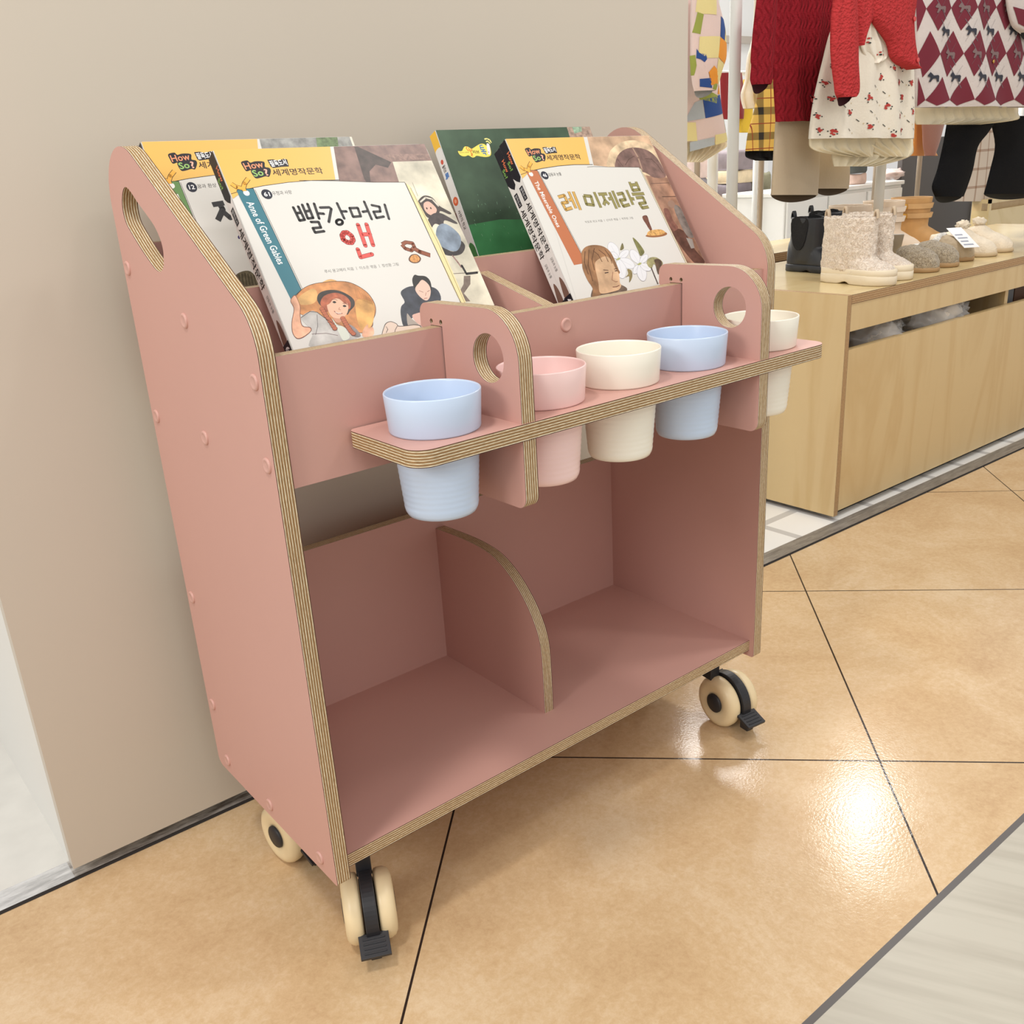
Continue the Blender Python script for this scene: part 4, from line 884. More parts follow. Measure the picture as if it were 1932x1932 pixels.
M_FLEECE = fleece('beige_fleece', (212, 192, 172), (240, 226, 210)); M_GFUR = fleece('grey_brown_fur', (132, 116, 92), (186, 170, 144), 200); M_WFUR = fleece('white_fur', (224, 220, 212), (246, 244, 240), 160)
M_SOLE = mat('cream_foam_sole', (230, 216, 190), .55); M_RUBBER = mat('black_rubber', (36, 38, 44), .32, spec=.5)
M_SUEDE = mat('beige_suede', (206, 186, 160), .85, var=(40, .05)); M_TAN = mat('tan_leather', (196, 152, 98), .6, var=(30, .08)); M_PALE = mat('pale_leather', (220, 200, 178), .6)
M_GOLD = mat('gold_metal', (212, 170, 90), .3, 1.); M_SILV = mat('silver_metal', (210, 210, 212), .25, 1.)
def tab_loop(M, y, z, m, parent, w_=.012, h=.022, name='pull_tab'):
    mb = MB(); n = 10; vs = []
    for i in range(n + 1):
        a = math.pi * i / n
        for xx in (-w_ / 2, w_ / 2):
            for rr in (1.0, .72): vs.append(M @ Vector((xx, y - math.cos(a) * .006 * rr, z + math.sin(a) * h * rr)))
    fs = []
    for i in range(n): a = 4 * i; fs += [(a, a + 2, a + 6, a + 4), (a + 1, a + 5, a + 7, a + 3), (a, a + 4, a + 5, a + 1), (a + 2, a + 3, a + 7, a + 6)]
    mb.mesh(vs, fs, m, True); mb.build(name, parent)
BOOT_TOP = [(0, .085), (.2, .10), (.45, .095), (.6, .072), (.8, .055), (.93, .046), (1, .030)]
def boot(x, yh, L, Wd, H, mu, ms, label, kind, yaw=0., sole_h=.024, group=None, fur=0., vox=.0035):
    M = shoe_M(x, yh, yaw); t = thing('boot', label, 'boot', M @ Vector((0, L / 2, 0)), group)
    mb = MB(); foot_shell(mb, M, L, Wd, sole_h - .004, BOOT_TOP, mu)
    k_ = 1.28 if kind == 'fleece' else 1.05
    shaft(mb, M, [(sole_h + .01, L * .32, L * .28 * k_, Wd * .40), (.09, L * .33, L * .28 * k_, Wd * .43), (H * .75, L * .34, L * .27 * k_, Wd * .45), (H, L * .34, L * .28 * k_, Wd * .47)], mu)
    fuse(mb.build('upper', t), vox, fur); sole(M, L, Wd, 0, sole_h, ms, t, 1.03, True)
    if kind == 'fleece': sole(M, L, Wd, sole_h - .004, sole_h + .014, ms, t, 1.0, name='rand')
    if kind == 'chelsea':
        for sx in (-1, 1):
            mb = MB(); o = smooth_loop([(L * .16, H * .97), (L * .42, H * .97), (L * .38, H * .55), (L * .28, H * .40), (L * .18, H * .55)], 4)
            panel(mb, o, [], lambda a, b_, tt: M @ Vector((tt, a, b_)), sx * Wd * .36, sx * (Wd * .46), mat('black_elastic', (24, 24, 28), .9, bump=(400, .4)), mat('black_elastic', (24, 24, 28))); mb.build('elastic_panel', t)
    tab_loop(M, L * (-.01 if kind == 'fleece' else .05), H - .006, mu if kind == 'chelsea' else M_SUEDE, t)
    if kind == 'fleece': tab_loop(M, L * .69, H - .006, M_SUEDE, t)
    return t
boot(1.942, .672, .212, .094, .168, M_FLEECE, M_SOLE, 'beige fleece ankle boot nearest the bench corner, in front of the black boot', 'fleece', -4, fur=.006)
boot(2.052, .690, .212, .094, .168, M_FLEECE, M_SOLE, 'beige fleece ankle boot second from the bench corner, half hidden by its twin', 'fleece', -4, fur=.006)
boot(2.098, .900, .205, .082, .152, M_RUBBER, M_RUBBER, 'black rubber chelsea boot showing its elastic side, behind the beige fleece boots', 'chelsea', -2, .020)
boot(2.203, .915, .205, .082, .160, M_RUBBER, M_RUBBER, 'black rubber chelsea boot mostly hidden, only its pull tab showing', 'chelsea', -2, .020)
# small round ankle boots in the second row
def belted(x, yh, mu, label, buckle):
    M = shoe_M(x, yh, 6); t = thing('ankle_boot', label, 'boot', M @ Vector((0, .1, 0)))
    L, Wd, H = .20, .086, .165
    mb = MB(); foot_shell(mb, M, L, Wd, .012, [(0, .08), (.3, .095), (.6, .07), (.8, .05), (1, .028)], mu)
    shaft(mb, M, [(.02, .062, .056, .036), (.09, .062, .060, .040), (H, .062, .068, .046)], mu); fuse(mb.build('upper', t)); sole(M, L, Wd, 0, .014, M_SOLE, t, 1.02)
    for z in (.105, .135):
        mb = MB(); shaft(mb, M, [(z - .008, .062, .068, .046), (z + .008, .062, .072, .049)], mu, .003); mb.build('strap', t)
        mb = MB(); mb.box((.044, .050, z - .008), (.052, .072, z + .008), M_GOLD, M); mb.build('buckle', t, bevel=.002)
belted(2.40, .965, M_PALE, 'pale leather ankle boot with gold buckles, standing behind the fur slippers', True)
belted(2.60, .97, M_PALE, 'pale leather ankle boot with straps, left of the tan strapped boot', True)
belted(2.76, .965, M_TAN, 'tan leather ankle boot with buckled straps, under the black trousers', True)
# clogs and slippers
def slipper(x, yh, mu, label, lining=None, yaw=0., ring=False, group=None):
    M = shoe_M(x, yh, yaw); t = thing('slipper', label, 'slipper', M @ Vector((0, .1, 0)), group); L, Wd = .195, .092
    sole(M, L, Wd, 0, .013, mat('tan_cork_sole', (168, 136, 96), .7), t, 1.0)
    mb = MB(); foot_shell(mb, M, L, Wd, .009, [(0, .02), (.38, .062), (.55, .070), (.8, .060), (.93, .048), (1, .028)], mu, .40, 1.)
    fuse(mb.build('upper', t), .003, .006)
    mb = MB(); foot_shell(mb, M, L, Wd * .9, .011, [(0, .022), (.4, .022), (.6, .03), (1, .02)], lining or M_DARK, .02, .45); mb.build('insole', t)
    if lining: mb = MB(); foot_shell(mb, M, L, Wd * 1.0, .010, [(0, .040), (.3, .048), (.5, .080), (.56, .062), (1, .03)], lining, .03, .52); fuse(mb.build('fur_collar', t), .003, .008)
    if ring:
        mb = MB(); n = 20; c = M @ Vector((-.030, .090, .052)); vs = []
        for i in range(n):
            a = 2 * math.pi * i / n
            for b_ in range(8):
                bb = 2 * math.pi * b_ / 8; rr = .011 + .0016 * math.cos(bb); vs.append((c.x + rr * math.cos(a) * .5, c.y - rr * math.cos(a) * .8, c.z + rr * math.sin(a) + .0016 * math.sin(bb)))
        mb.mesh(vs, [(i * 8 + j, i * 8 + (j + 1) % 8, ((i + 1) % n) * 8 + (j + 1) % 8, ((i + 1) % n) * 8 + j) for i in range(n) for j in range(8)], M_SILV); mb.build('ring_buckle', t)
slipper(2.225, .690, M_GFUR, 'grey-brown furry slipper with a silver ring, next to the beige fleece boots', None, -6, True)
slipper(2.345, .700, M_GFUR, 'grey-brown furry slipper without a visible ring, second from the fleece boots', None, -4)
slipper(2.475, .730, mat('taupe_suede', (176, 158, 132), .85), 'taupe slipper with a white fur collar and a price card on it', M_WFUR, 2)
mb = MB(); M = Matrix.Translation((2.50, .60, BZ + .078)) @ Matrix.Rotation(math.radians(-38), 4, 'Z') @ Matrix.Rotation(math.radians(20), 4, 'X')
mb.box((-.022, -.105, 0), (.022, .03, .0012), mat('white_card', (236, 236, 236), .5), M)
for k in range(4): mb.box((-.016, -.09 + k * .022, .0012), (.012 - .006 * (k % 2), -.082 + k * .022, .0015), mat('printed_grey', (150, 156, 170), .5), M)
tag(mb.build('price_card'), 'long white printed price card lying across the white fur slipper', 'price tag')
for i, (x, yh, lab) in enumerate(((2.60, .735, 'off-white lace-up moccasin with a round gold stud, right of the price card'), (2.725, .745, 'off-white lace-up moccasin at the right edge of the photo'))):
    M = shoe_M(x, yh, 4); t = thing('moccasin', lab, 'shoe', M @ Vector((0, .1, 0))); mu = mat('off_white_suede', (226, 212, 190), .85, bump=(200, .3), var=(60, .05))
    sole(M, .205, .094, 0, .012, mat('beige_sole', (198, 176, 142), .7), t, 1.0)
    mb = MB(); foot_shell(mb, M, .205, .094, .008, [(0, .060), (.25, .068), (.5, .082), (.7, .058), (.88, .045), (1, .026)], mu); fuse(mb.build('upper', t), .003, .002)
    mb = MB(); c = M @ Vector((.046, .070, .045)); revolve([(0, 0), (0, .008), (.004, .007), (.004, 0)], 16, M_GOLD, mb, Matrix.Translation(c) @ Matrix.Rotation(math.radians(180), 4, 'Z')); mb.build('stud', t)
    mb = MB(); blob_mesh(mb, tuple(M @ Vector((0, .095, .088))), (.018, .018, .014), mu, i + 2, .5); mb.build('lace_bow', t)
M = shoe_M(2.315, .885, 0); t = thing('flat_shoe', 'small black flat shoe with a pale toe, peeking out behind the furry slippers', 'shoe', M @ Vector((0, .08, 0)))
sole(M, .17, .075, 0, .008, M_DARK, t); mb = MB(); foot_shell(mb, M, .17, .075, .006, [(0, .045), (.4, .050), (.7, .045), (1, .02)], M_RUBBER); fuse(mb.build('upper', t), .003)
mb = MB(); M2 = Matrix.Translation((2.36, .735, BZ + .045)) @ Matrix.Rotation(math.radians(35), 4, 'Z') @ Matrix.Rotation(math.radians(35), 4, 'Y')
mb.box((-.07, -.035, 0), (.07, .035, .003), mat('frosted_sleeve', (206, 198, 190), .25, alpha=.8), M2); tag(mb.build('shoe_insert', bevel=.001), 'crumpled translucent paper insert tucked between the slippers and pale ankle boot', 'packing paper')
# ---------------- backdrop
p_ = lambda u, v, y: at(u, v, y=y)
M_WHITE = mat('white_lacquer', (232, 232, 228), .3); M_BRIGHT = mat('bright_white_wall', (238, 238, 236), .5); M_GREYP = mat('dark_grey_panel', (84, 80, 78), .5)
mb = MB(); mb.box((1.3, 3.9, 0), (6, 3.98, 3.2), M_BRIGHT); tag(mb.build('wall_shop'), kind='structure')
mb = MB(); a = p_(1366, 74, 3.86); c = p_(1430, 60, 3.86); mb.box((a.x - .5, 3.86, a.z - .02), (c.x + 1.2, 3.90, a.z + .025), mat('taupe_shelf_edge', (186, 176, 164), .5)); tag(mb.build('trim_3'), kind='structure')
def cabinet(name, label, x0, x1, y0, y1, z1, m, drawers=0, z0=.0):
    t = thing(name, label, 'cabinet', ((x0 + x1) / 2, y0, z0)); mb = MB(); mb.box((x0, y0, z0), (x1, y1, z1 - .02), m); mb.build('carcass', t, bevel=.004)
    mb = MB(); mb.box((x0 - .01, y0 - .012, z1 - .0195), (x1 + .01, y1, z1), m); mb.build('cabinet_top', t, bevel=.004)
    for k in range(drawers):
        w_ = (x1 - x0) / drawers; mb = MB(); mb.box((x0 + k * w_ + .008, y0 - .012, z0 + .04), (x0 + (k + 1) * w_ - .008, y0 - .0005, z1 - .035), m); mb.build('door', t, bevel=.003)
    return t
yc_ = 1.95
xl, xr = p_(1480, 400, yc_).x, p_(1700, 360, yc_).x; zt_ = p_(1500, 362, yc_).z
cabinet('white_cabinet', 'low white lacquered cabinet behind the beige trousers and shoes', xl, xr, yc_, yc_ + .36, zt_, M_WHITE, 3)
yg = 2.05; g0, g1 = p_(1702, 320, yg), p_(1880, 370, yg)
t = thing('grey_panel', 'dark grey upright panel between the white cabinet and black trousers', 'panel', (g0.x, yg, 0)); mb = MB(); mb.box((g0.x, yg, 0), (g1.x, yg + .03, p_(1740, 260, yg).z), M_GREYP); mb.build('board', t, bevel=.003); mb = MB(); mb.box((g1.x - .3, yg - .02, .05), (g1.x + .1, yg - .0005, p_(1850, 377, yg).z), M_WHITE); mb.build('drawer', t)
yw_ = 1.55; w0, w1 = p_(1862, 400, yw_), p_(2000, 400, yw_); zt2 = p_(1895, 372, yw_).z
t = thing('wooden_cabinet', 'light birch cabinet with a recessed handle strip, under the right trouser leg', 'cabinet', (w0.x, yw_, 0)); mb = MB(); mb.box((w0.x, yw_, 0), (w1.x, yw_ + .08, zt2 - .055), M_BIRCHT); mb.build('door', t); mb = MB(); mb.box((w0.x, yw_ - .01, zt2 - .02), (w1.x, yw_ + .08, zt2), M_BIRCHT)
mb.box((w0.x, yw_ + .03, zt2 - .055), (w1.x, yw_ + .08, zt2 - .02), M_BIRCH); mb.box((w0.x, yw_ - .01, 0), (w0.x + .02, yw_, zt2), M_BIRCHT); mb.build('carcass', t)
# wooden table behind the bench (its pale end shows left of the black boot)
ty = 1.25; tq = p_(1462, 478, ty); tex = p_(1640, 440, ty).x
t = thing('wooden_table', 'second low birch table, its end showing left of the black boot', 'table', (tq.x + .2, ty + .2, 0)); mb = MB(); panel(mb, [(1.45, ty), (tex, ty), (tex, ty + .3), (1.45, ty + .3)], [], Z3, tq.z - .03, tq.z, M_BIRCHT, M_PLY2); mb.build('tabletop', t)
mb = MB(); mb.box((1.48, ty + .02, 0), (tex - .03, ty + .28, tq.z - .0305), M_BIRCH); mb.build('base', t)
# white display table with folded clothes, far left of the shop
yt = 2.35; q0, q1 = p_(1296, 400, yt), p_(1440, 392, yt); zq = p_(1400, 393, yt).z
t = thing('white_table', 'white display table carrying folded clothes, seen between the garment rack posts', 'table', ((q0.x + q1.x) / 2, yt, 0)); mb = MB(); mb.box((q0.x - .2, yt, zq - .05), (q1.x, yt + .6, zq), M_WHITE); mb.build('tabletop', t, bevel=.004); mb = MB(); mb.box((q0.x, yt + .04, 0), (q1.x - .04, yt + .56, zq - .0505), M_WHITE); mb.build('base', t)
TB = yt + .02
zz = zq
def onT(u, lvl): # level above the table in px-free metres
    q = p_(u, 392, TB); return q.x, zq + lvl
def fold_at(u, lvl, w_, h, c, label, y=TB, d=.22):
    x = p_(u, 380, y).x; b0 = Vector((x, y, zq + lvl)); mb = MB(); n = 20; vs = []; fs = []
    for j, (zf, s_) in enumerate(((0, .95), (.15, 1), (.5, 1.0), (.85, .99), (1, .94))):
        for i in range(n):
            a = 2 * math.pi * i / n; ca, sa = math.cos(a), math.sin(a); q = 1 + .05 * noise.noise(Vector((ca * 2, sa * 2, j + u * .1)))
            vs.append((b0.x + w_ / 2 * s_ * q * math.copysign(abs(ca) ** .45, ca), y + d / 2 + d / 2 * s_ * math.copysign(abs(sa) ** .45, sa), b0.z + .0008 + h * zf + (.012 * noise.noise(Vector((ca * 1.5 + u, sa * 1.5, 0))) if j > 2 else 0)))
    for j in range(4): fs += [(j * n + i, j * n + (i + 1) % n, (j + 1) * n + (i + 1) % n, (j + 1) * n + i) for i in range(n)]
    fs += [tuple(range(n)), tuple(4 * n + i for i in range(n))]
    mb.mesh(vs, fs, mat('fabric_%d_%d_%d' % c, c, .9, var=(25, .12)), True); tag(mb.build('folded_garment'), label, 'folded clothes')
fold_at(1325, 0, .16, .070, (226, 196, 110), 'mustard folded garment lowest in the left stack on the white table')
fold_at(1322, .072, .16, .085, (150, 148, 156), 'grey folded garment in the middle of the left stack')
fold_at(1326, .160, .15, .09, (226, 206, 200), 'pale pink folded garment topmost of the left stack')
fold_at(1402, 0, .20, .045, (222, 190, 158), 'peach folded garment lowest in the middle stack on the white table')
fold_at(1404, .047, .18, .07, (120, 112, 118), 'grey-violet folded garment under the cream one in the middle stack')
fold_at(1408, .120, .18, .06, (204, 188, 158), 'cream folded garment in the middle stack, below the grey one')
fold_at(1410, .183, .19, .09, (134, 124, 128), 'dark grey folded garment topmost of the middle stack')
fold_at(1445, 0, .12, .06, (202, 140, 60), 'orange folded garment lowest, beside the beige trousers')
fold_at(1446, .062, .12, .10, (128, 126, 104), 'olive folded garment on top of the orange one')
for i, u in enumerate((1396, 1411)):
    x = p_(u, 380, yt - .10).x; mb = MB(); mb.box((x - .014, yt - .0015 + .003, zq - .0), (x + .014, yt + .012, zq + .055), mat('blue_sock_%d' % i, ((40, 44, 110), (44, 70, 160))[i], .8)); tag(mb.build('sock', bevel=.004), ('dark blue sock at the front of the white table, left of its twin', 'brighter blue sock at the front of the white table')[i], 'sock')
# folded stacks on the white cabinet
def fold_c(u, lvl, w_, h, c, label):
    global zq
    z_keep = zq; zq = zt_; fold_at(u, lvl, w_, h, c, label, y=yc_ + .03, d=.25); zq = z_keep
fold_c(1622, 0, .17, .05, (214, 190, 178), 'pale pink folded garment on the white cabinet')
fold_c(1622, .052, .17, .07, (86, 92, 90), 'dark green-grey folded garment on the pink one, white cabinet')
fold_c(1625, .125, .16, .07, (202, 180, 146), 'beige folded garment topmost on the white cabinet')
x = p_(1690, 330, yc_ + .1).x; mb = MB(); blob_mesh(mb, (x, yc_ + .12, zt_ + .028), (.085, .05, .027), mat('pale_pink_film', (236, 214, 208), .2), 9, .35); tag(mb.build('wrapped_garment'), 'pink garment in shiny clear wrap on the right end of the white cabinet', 'wrapped garment')
# posts of the racks further back
M_POSTW = mat('white_painted_steel', (218, 218, 214), .35); M_POSTB = mat('brushed_taupe_steel', (164, 148, 128), .35, .3)
def post_rack(name, label, us, y, r, m, vtop=0, base_z=0., z1=1.75):
    xs = [p_(u, v, y).x for u, v in us]
    t = thing(name, label, 'garment rack', (sum(xs) / len(xs), y, base_z))
    for x in xs:
        mb = MB(); revolve([(base_z, 0), (base_z, r), (z1, r), (z1, 0)], 20, m, mb, Matrix.Translation((x, y, 0)) @ Matrix.Rotation(math.radians(-90), 4, 'Y')); mb.build('post', t)
    mb = MB(); revolve([(min(xs) - .0, 0), (min(xs), r * .9), (max(xs), r * .9), (max(xs), 0)], 16, m, mb, Matrix.Translation((0, y, z1))); mb.build('rail', t)
    return xs
RY = .86
RX = post_rack('clothing_rack', 'white steel clothing rack standing on the bench, holding the red knits and coat', ((1385, 180), (1660, 350)), RY, .0150, M_POSTW, base_z=BZ)
post_rack('clothing_rack', 'thin white steel rack behind the patchwork dress', ((1343, 340), (1905, 400)), 1.72, .018, M_POSTW)
post_rack('clothing_rack', 'thin taupe steel rack with posts behind the yellow plaid dress', ((1315, 335), (1434, 380), (1649, 370), (1732, 340)), 1.80, .012, M_POSTB)

post_rack('clothing_rack', 'low white rack far back carrying the dark red coat and mustard sweater', ((1350, 300), (1426, 300)), 2.10, .012, M_POSTW, z1=p_(1380, 138, 2.10).z)

# ---------------- garments
class Garment:
    def __init__(s, y, rows, bulge=.02, folds=3, amp=.006, ph=0., flare=1.):
        s.y, s.bulge, s.folds, s.amp, s.ph, s.flare = y, bulge, folds, amp, ph, flare
        s.rows = []
        for v, ul, ur in rows: a, b_ = p_(ul, v, y), p_(ur, v, y); s.rows.append((a.x, a.z, b_.x, b_.z, v))
    def fine(s, n=5):
        R_ = s.rows; out = []
        for i in range(len(R_) - 1):
            for j in range(n):
                t = j / n; p0 = R_[max(i - 1, 0)]; p1 = R_[i]; p2 = R_[i + 1]; p3 = R_[min(i + 2, len(R_) - 1)]
                out.append(tuple(.5 * ((2 * p1[k]) + (p2[k] - p0[k]) * t + (2 * p0[k] - 5 * p1[k] + 4 * p2[k] - p3[k]) * t * t + (3 * p1[k] - p0[k] - 3 * p2[k] + p3[k]) * t ** 3) for k in range(5)))
        out.append(R_[-1]); return out
    def off(s, f, t):
        f = min(max(f, 0), 1); e = math.sin(math.pi * f)
        return s.bulge * e ** .55 + s.amp * (.35 + .65 * t * s.flare) * math.sin(2 * math.pi * (s.folds * f + s.ph + .35 * math.sin(2.1 * t + f * 3))) * min(1, e * 2.2)
    def pt(s, row, f, t, side=1):
        x = row[0] + (row[2] - row[0]) * f; z = row[1] + (row[3] - row[1]) * f
        return Vector((x, s.y - s.off(f, t), z)) if side > 0 else Vector((x, s.y + .45 * s.bulge * math.sin(math.pi * f), z))
    def add(s, mb, m, dark=None, nf=40, drop=.02):  # dark: painted shade for the hollow seen below the hem
        R_ = s.fine(); n = len(R_); vs, fs, uv = [], [], []
        per = nf + 1 + nf - 1
        for i, r in enumerate(R_):
            t = i / (n - 1)
            for j in range(nf + 1): vs.append(s.pt(r, j / nf, t)); uv.append((r[0] + (r[2] - r[0]) * j / nf, r[1]))
            for j in range(nf - 1, 0, -1):
                q_ = s.pt(r, j / nf, t, -1)
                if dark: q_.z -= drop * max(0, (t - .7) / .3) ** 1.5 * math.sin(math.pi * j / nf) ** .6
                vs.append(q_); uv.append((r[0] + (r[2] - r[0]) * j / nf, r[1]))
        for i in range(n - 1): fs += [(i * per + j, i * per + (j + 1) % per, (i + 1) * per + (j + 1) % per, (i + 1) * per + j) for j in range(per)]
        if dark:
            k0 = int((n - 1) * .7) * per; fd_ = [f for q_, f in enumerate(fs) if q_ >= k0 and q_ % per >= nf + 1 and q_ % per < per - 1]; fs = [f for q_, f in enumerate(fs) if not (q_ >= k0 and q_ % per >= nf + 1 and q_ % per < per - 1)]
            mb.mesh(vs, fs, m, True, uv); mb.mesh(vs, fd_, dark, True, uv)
        else: mb.mesh(vs, fs, m, True, uv)
        if dark and 0:  # closed a little inside so that the opening reads as a dark hollow
            r = R_[-3]; mb.mesh([s.pt(r, j / nf, 1) for j in range(nf + 1)] + [s.pt(r, j / nf, 1, -1) for j in range(nf - 1, 0, -1)], [tuple(range(per))], dark, False)
    def prep(s):
        if not hasattr(s, '_R'): s._R = s.fine()
        return s._R
    def lift_pt(s, x, z0, lift):
        R_ = s.prep(); n = len(R_); prev = None
        for i, r in enumerate(R_):
            f = (x - r[0]) / (r[2] - r[0] + 1e-9); z = r[1] + (r[3] - r[1]) * f
            if z <= z0:
                if prev is None: t = 0.
                else: k = (prev[1] - z0) / (prev[1] - z + 1e-9); t = (i - 1 + k) / (n - 1); f = prev[0] + (f - prev[0]) * k
                break
            prev = (f, z)
        else: t = 1.
        return Vector((x, s.y - s.off(f, t) - lift, z0))
    def on(s, u, v, lift=.0012):
        q = p_(u, v, s.y); return s.lift_pt(q.x, q.z, lift)
    def decal(s, mb, m, pts, lift=.0012, sub=3):
        P = [p_(u, v, s.y) for u, v in pts]; x0, x1 = min(p.x for p in P), max(p.x for p in P); z0, z1 = min(p.z for p in P), max(p.z for p in P)
        bm = bmesh.new(); f = bm.faces.new([bm.verts.new((p.x, 0, p.z)) for p in P]); bmesh.ops.triangulate(bm, faces=[f])
        for ax, lo, hi, st in ((0, x0, x1, .0045), (2, z0, z1, .012)):
            q = lo + st * .5
            while q < hi and hi - lo > .010:
                co = [0, 0, 0]; co[ax] = q; no = [0, 0, 0]; no[ax] = 1
                bmesh.ops.bisect_plane(bm, geom=bm.verts[:] + bm.edges[:] + bm.faces[:], plane_co=co, plane_no=no); q += st
        bm.verts.index_update(); mb.mesh([s.lift_pt(v.co.x, v.co.z, lift) for v in bm.verts], [tuple(v.index for v in f.verts) for f in bm.faces], m, True); bm.free()
def knit(name, col, scale=42., cable=True, wd=.5):
    m = bpy.data.materials.new(name); N, L, P = nodes_of(m); P.inputs['Base Color'].default_value = rgb(*col); P.inputs['Roughness'].default_value = .95; P.inputs['Specular IOR Level'].default_value = .12
    uv = N.new('ShaderNodeUVMap'); sp = N.new('ShaderNodeSeparateXYZ'); L.new(uv.outputs[0], sp.inputs[0])
    def M_(op, a, b_=None, c=None):
        n = N.new('ShaderNodeMath'); n.operation = op
        for i_, q in enumerate((a, b_, c)):
            if q is None: continue
            if isinstance(q, (int, float)): n.inputs[i_].default_value = q
            else: L.new(q, n.inputs[i_])
        return n.outputs[0]
    U = M_('MULTIPLY', sp.outputs['X'], 2 * math.pi / .030); V = M_('MULTIPLY', sp.outputs['Y'], 2 * math.pi / .040)
    if cable:
        s1 = M_('SINE', M_('ADD', M_('MULTIPLY', U, 2), M_('MULTIPLY', M_('SINE', V), 1.7))); col_ = M_('ABSOLUTE', M_('SINE', M_('MULTIPLY', U, .5))); h = M_('ADD', M_('MULTIPLY', s1, .5), M_('MULTIPLY', M_('POWER', col_, .4), 1.2))
    else:
        w1 = N.new('ShaderNodeTexVoronoi'); w1.inputs['Scale'].default_value = 150; L.new(uv.outputs[0], w1.inputs['Vector']); h = M_('ADD', M_('MULTIPLY', w1.outputs['Distance'], -1.), M_('MULTIPLY', M_('SINE', M_('MULTIPLY', U, 1.0)), .25))
    n2 = N.new('ShaderNodeTexNoise'); n2.inputs['Scale'].default_value = 260; L.new(uv.outputs[0], n2.inputs['Vector']); h = M_('ADD', h, M_('MULTIPLY', n2.outputs['Fac'], .6))
    bp = N.new('ShaderNodeBump'); bp.inputs['Strength'].default_value = wd; bp.inputs['Distance'].default_value = .006; L.new(h, bp.inputs['Height']); L.new(bp.outputs[0], P.inputs['Normal'])
    return m
def cloth(name, col, bump=(150, .15)): return mat(name, col, .9, bump=bump, sheen=.2, var=(8, .04))
GR_ = 'clothes hanging on the shop racks'
M_INSIDE = mat('red_inside_shade', (60, 14, 24), .95); M_KRED = knit('dark_red_cable_knit', (142, 32, 42), 30, True, .75); M_BRED = knit('bright_red_knit', (184, 58, 60), 60, False, .7)  # inside red is painted darker for the shade within the cuffs
def garment(name, label, cat, loc): return thing(name, label, cat, loc)
# dark red cable knit sweater
g = Garment(.845, [(-40, 1462, 1590), (0, 1460, 1590), (60, 1458, 1585), (116, 1457, 1578), (180, 1460, 1570), (214, 1462, 1562), (230, 1463, 1558)], .035, 4, .006)
t = garment('sweater', 'dark red cable-knit sweater hanging above the beige trousers', 'sweater', (g.rows[0][0] + .1, .845, 1.0)); mb = MB(); g.add(mb, M_KRED); mb.build('body', t)
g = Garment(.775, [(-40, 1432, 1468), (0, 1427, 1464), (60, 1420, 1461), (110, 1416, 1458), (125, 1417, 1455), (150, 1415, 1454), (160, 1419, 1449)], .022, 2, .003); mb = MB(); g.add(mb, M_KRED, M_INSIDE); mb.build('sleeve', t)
# beige trousers
M_BEI = cloth('beige_wool', (190, 172, 146)); M_BEI2 = mat('beige_inside_shade', (90, 74, 56), .95)  # second beige is darkened to paint the shade inside the legs
t = garment('trousers', 'beige wide trousers hanging under the dark red sweater', 'trousers', (g.rows[0][0] + .1, .88, .8))
for rows, y_ in (([(224, 1463, 1548), (270, 1460, 1547), (320, 1457, 1545), (368, 1454, 1542)], .860), ([(224, 1530, 1602), (280, 1534, 1602), (330, 1538, 1602), (356, 1536, 1600)], .905)):
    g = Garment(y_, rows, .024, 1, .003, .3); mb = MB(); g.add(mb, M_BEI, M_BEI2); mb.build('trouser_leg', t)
# floral dress
M_FLOR = cloth('off_white_cotton', (232, 224, 208)); M_CREAMC = cloth('cream_gauze', (240, 228, 198))
fd = Garment(.765, [(20, 1588, 1690), (60, 1566, 1716), (116, 1551, 1722), (180, 1536, 1724), (230, 1528, 1724), (262, 1525, 1723)], .045, 5, .009, .1)
t = garment('dress', 'off-white dress with small red flowers and a cream underskirt', 'dress', (fd.rows[0][0] + .1, .765, 1.0)); mb = MB(); fd.add(mb, M_FLOR)
CF = lambda P: [(1550 + a / 4.83, b_ / 4.83) for a, b_ in P]
M_FR, M_FK, M_FT = mat('print_flower_red', (182, 62, 56), .9), mat('print_flower_dark', (44, 50, 50), .9), mat('print_flower_tan', (206, 184, 140), .9)
random.seed(11)
for cx, cy in CF([(55, 620), (410, 375), (505, 640), (415, 715), (630, 620), (20, 900), (290, 905), (470, 985), (160, 1030), (640, 900), (740, 1025), (295, 1165), (20, 1210), (635, 1195), (715, 765), (590, 765), (520, 1235), (600, 1060), (780, 1270), (-70, 1070), (-90, 900), (-60, 1190), (-10, 760)]):
    for k in range(8):
        a, r_ = random.uniform(0, 6.28), random.uniform(.5, 5.); fd.decal(mb, M_FR, circle(cx + math.cos(a) * r_ * .7, cy + math.sin(a) * r_, 1.9, 7), .0016, 1)
    for k in range(4):
        a, r_ = random.uniform(0, 6.28), random.uniform(5, 9); fd.decal(mb, M_FK, circle(cx + math.cos(a) * r_ * .7, cy + math.sin(a) * r_, 1.2, 6), .0014, 1)
for cx, cy in CF([(20, 755), (140, 920), (300, 1030), (445, 855), (455, 1150), (145, 1190), (640, 755), (735, 900), (640, 1035), (755, 1185), (495, 490), (570, 400), (60, 440), (540, 560), (350, 800), (380, 940), (95, 980), (365, 1090), (220, 1105), (700, 1110)]):
    fd.decal(mb, M_FK, [(cx - 2.6, cy - 2), (cx - 1.4, cy - 2.4), (cx + 2.6, cy + 2), (cx + 1.4, cy + 2.6)], .0014, 1); fd.decal(mb, M_FT, circle(cx + 7, cy + 6, 1.0, 6), .0014, 1)
mb.build('body', t)
mb = MB()
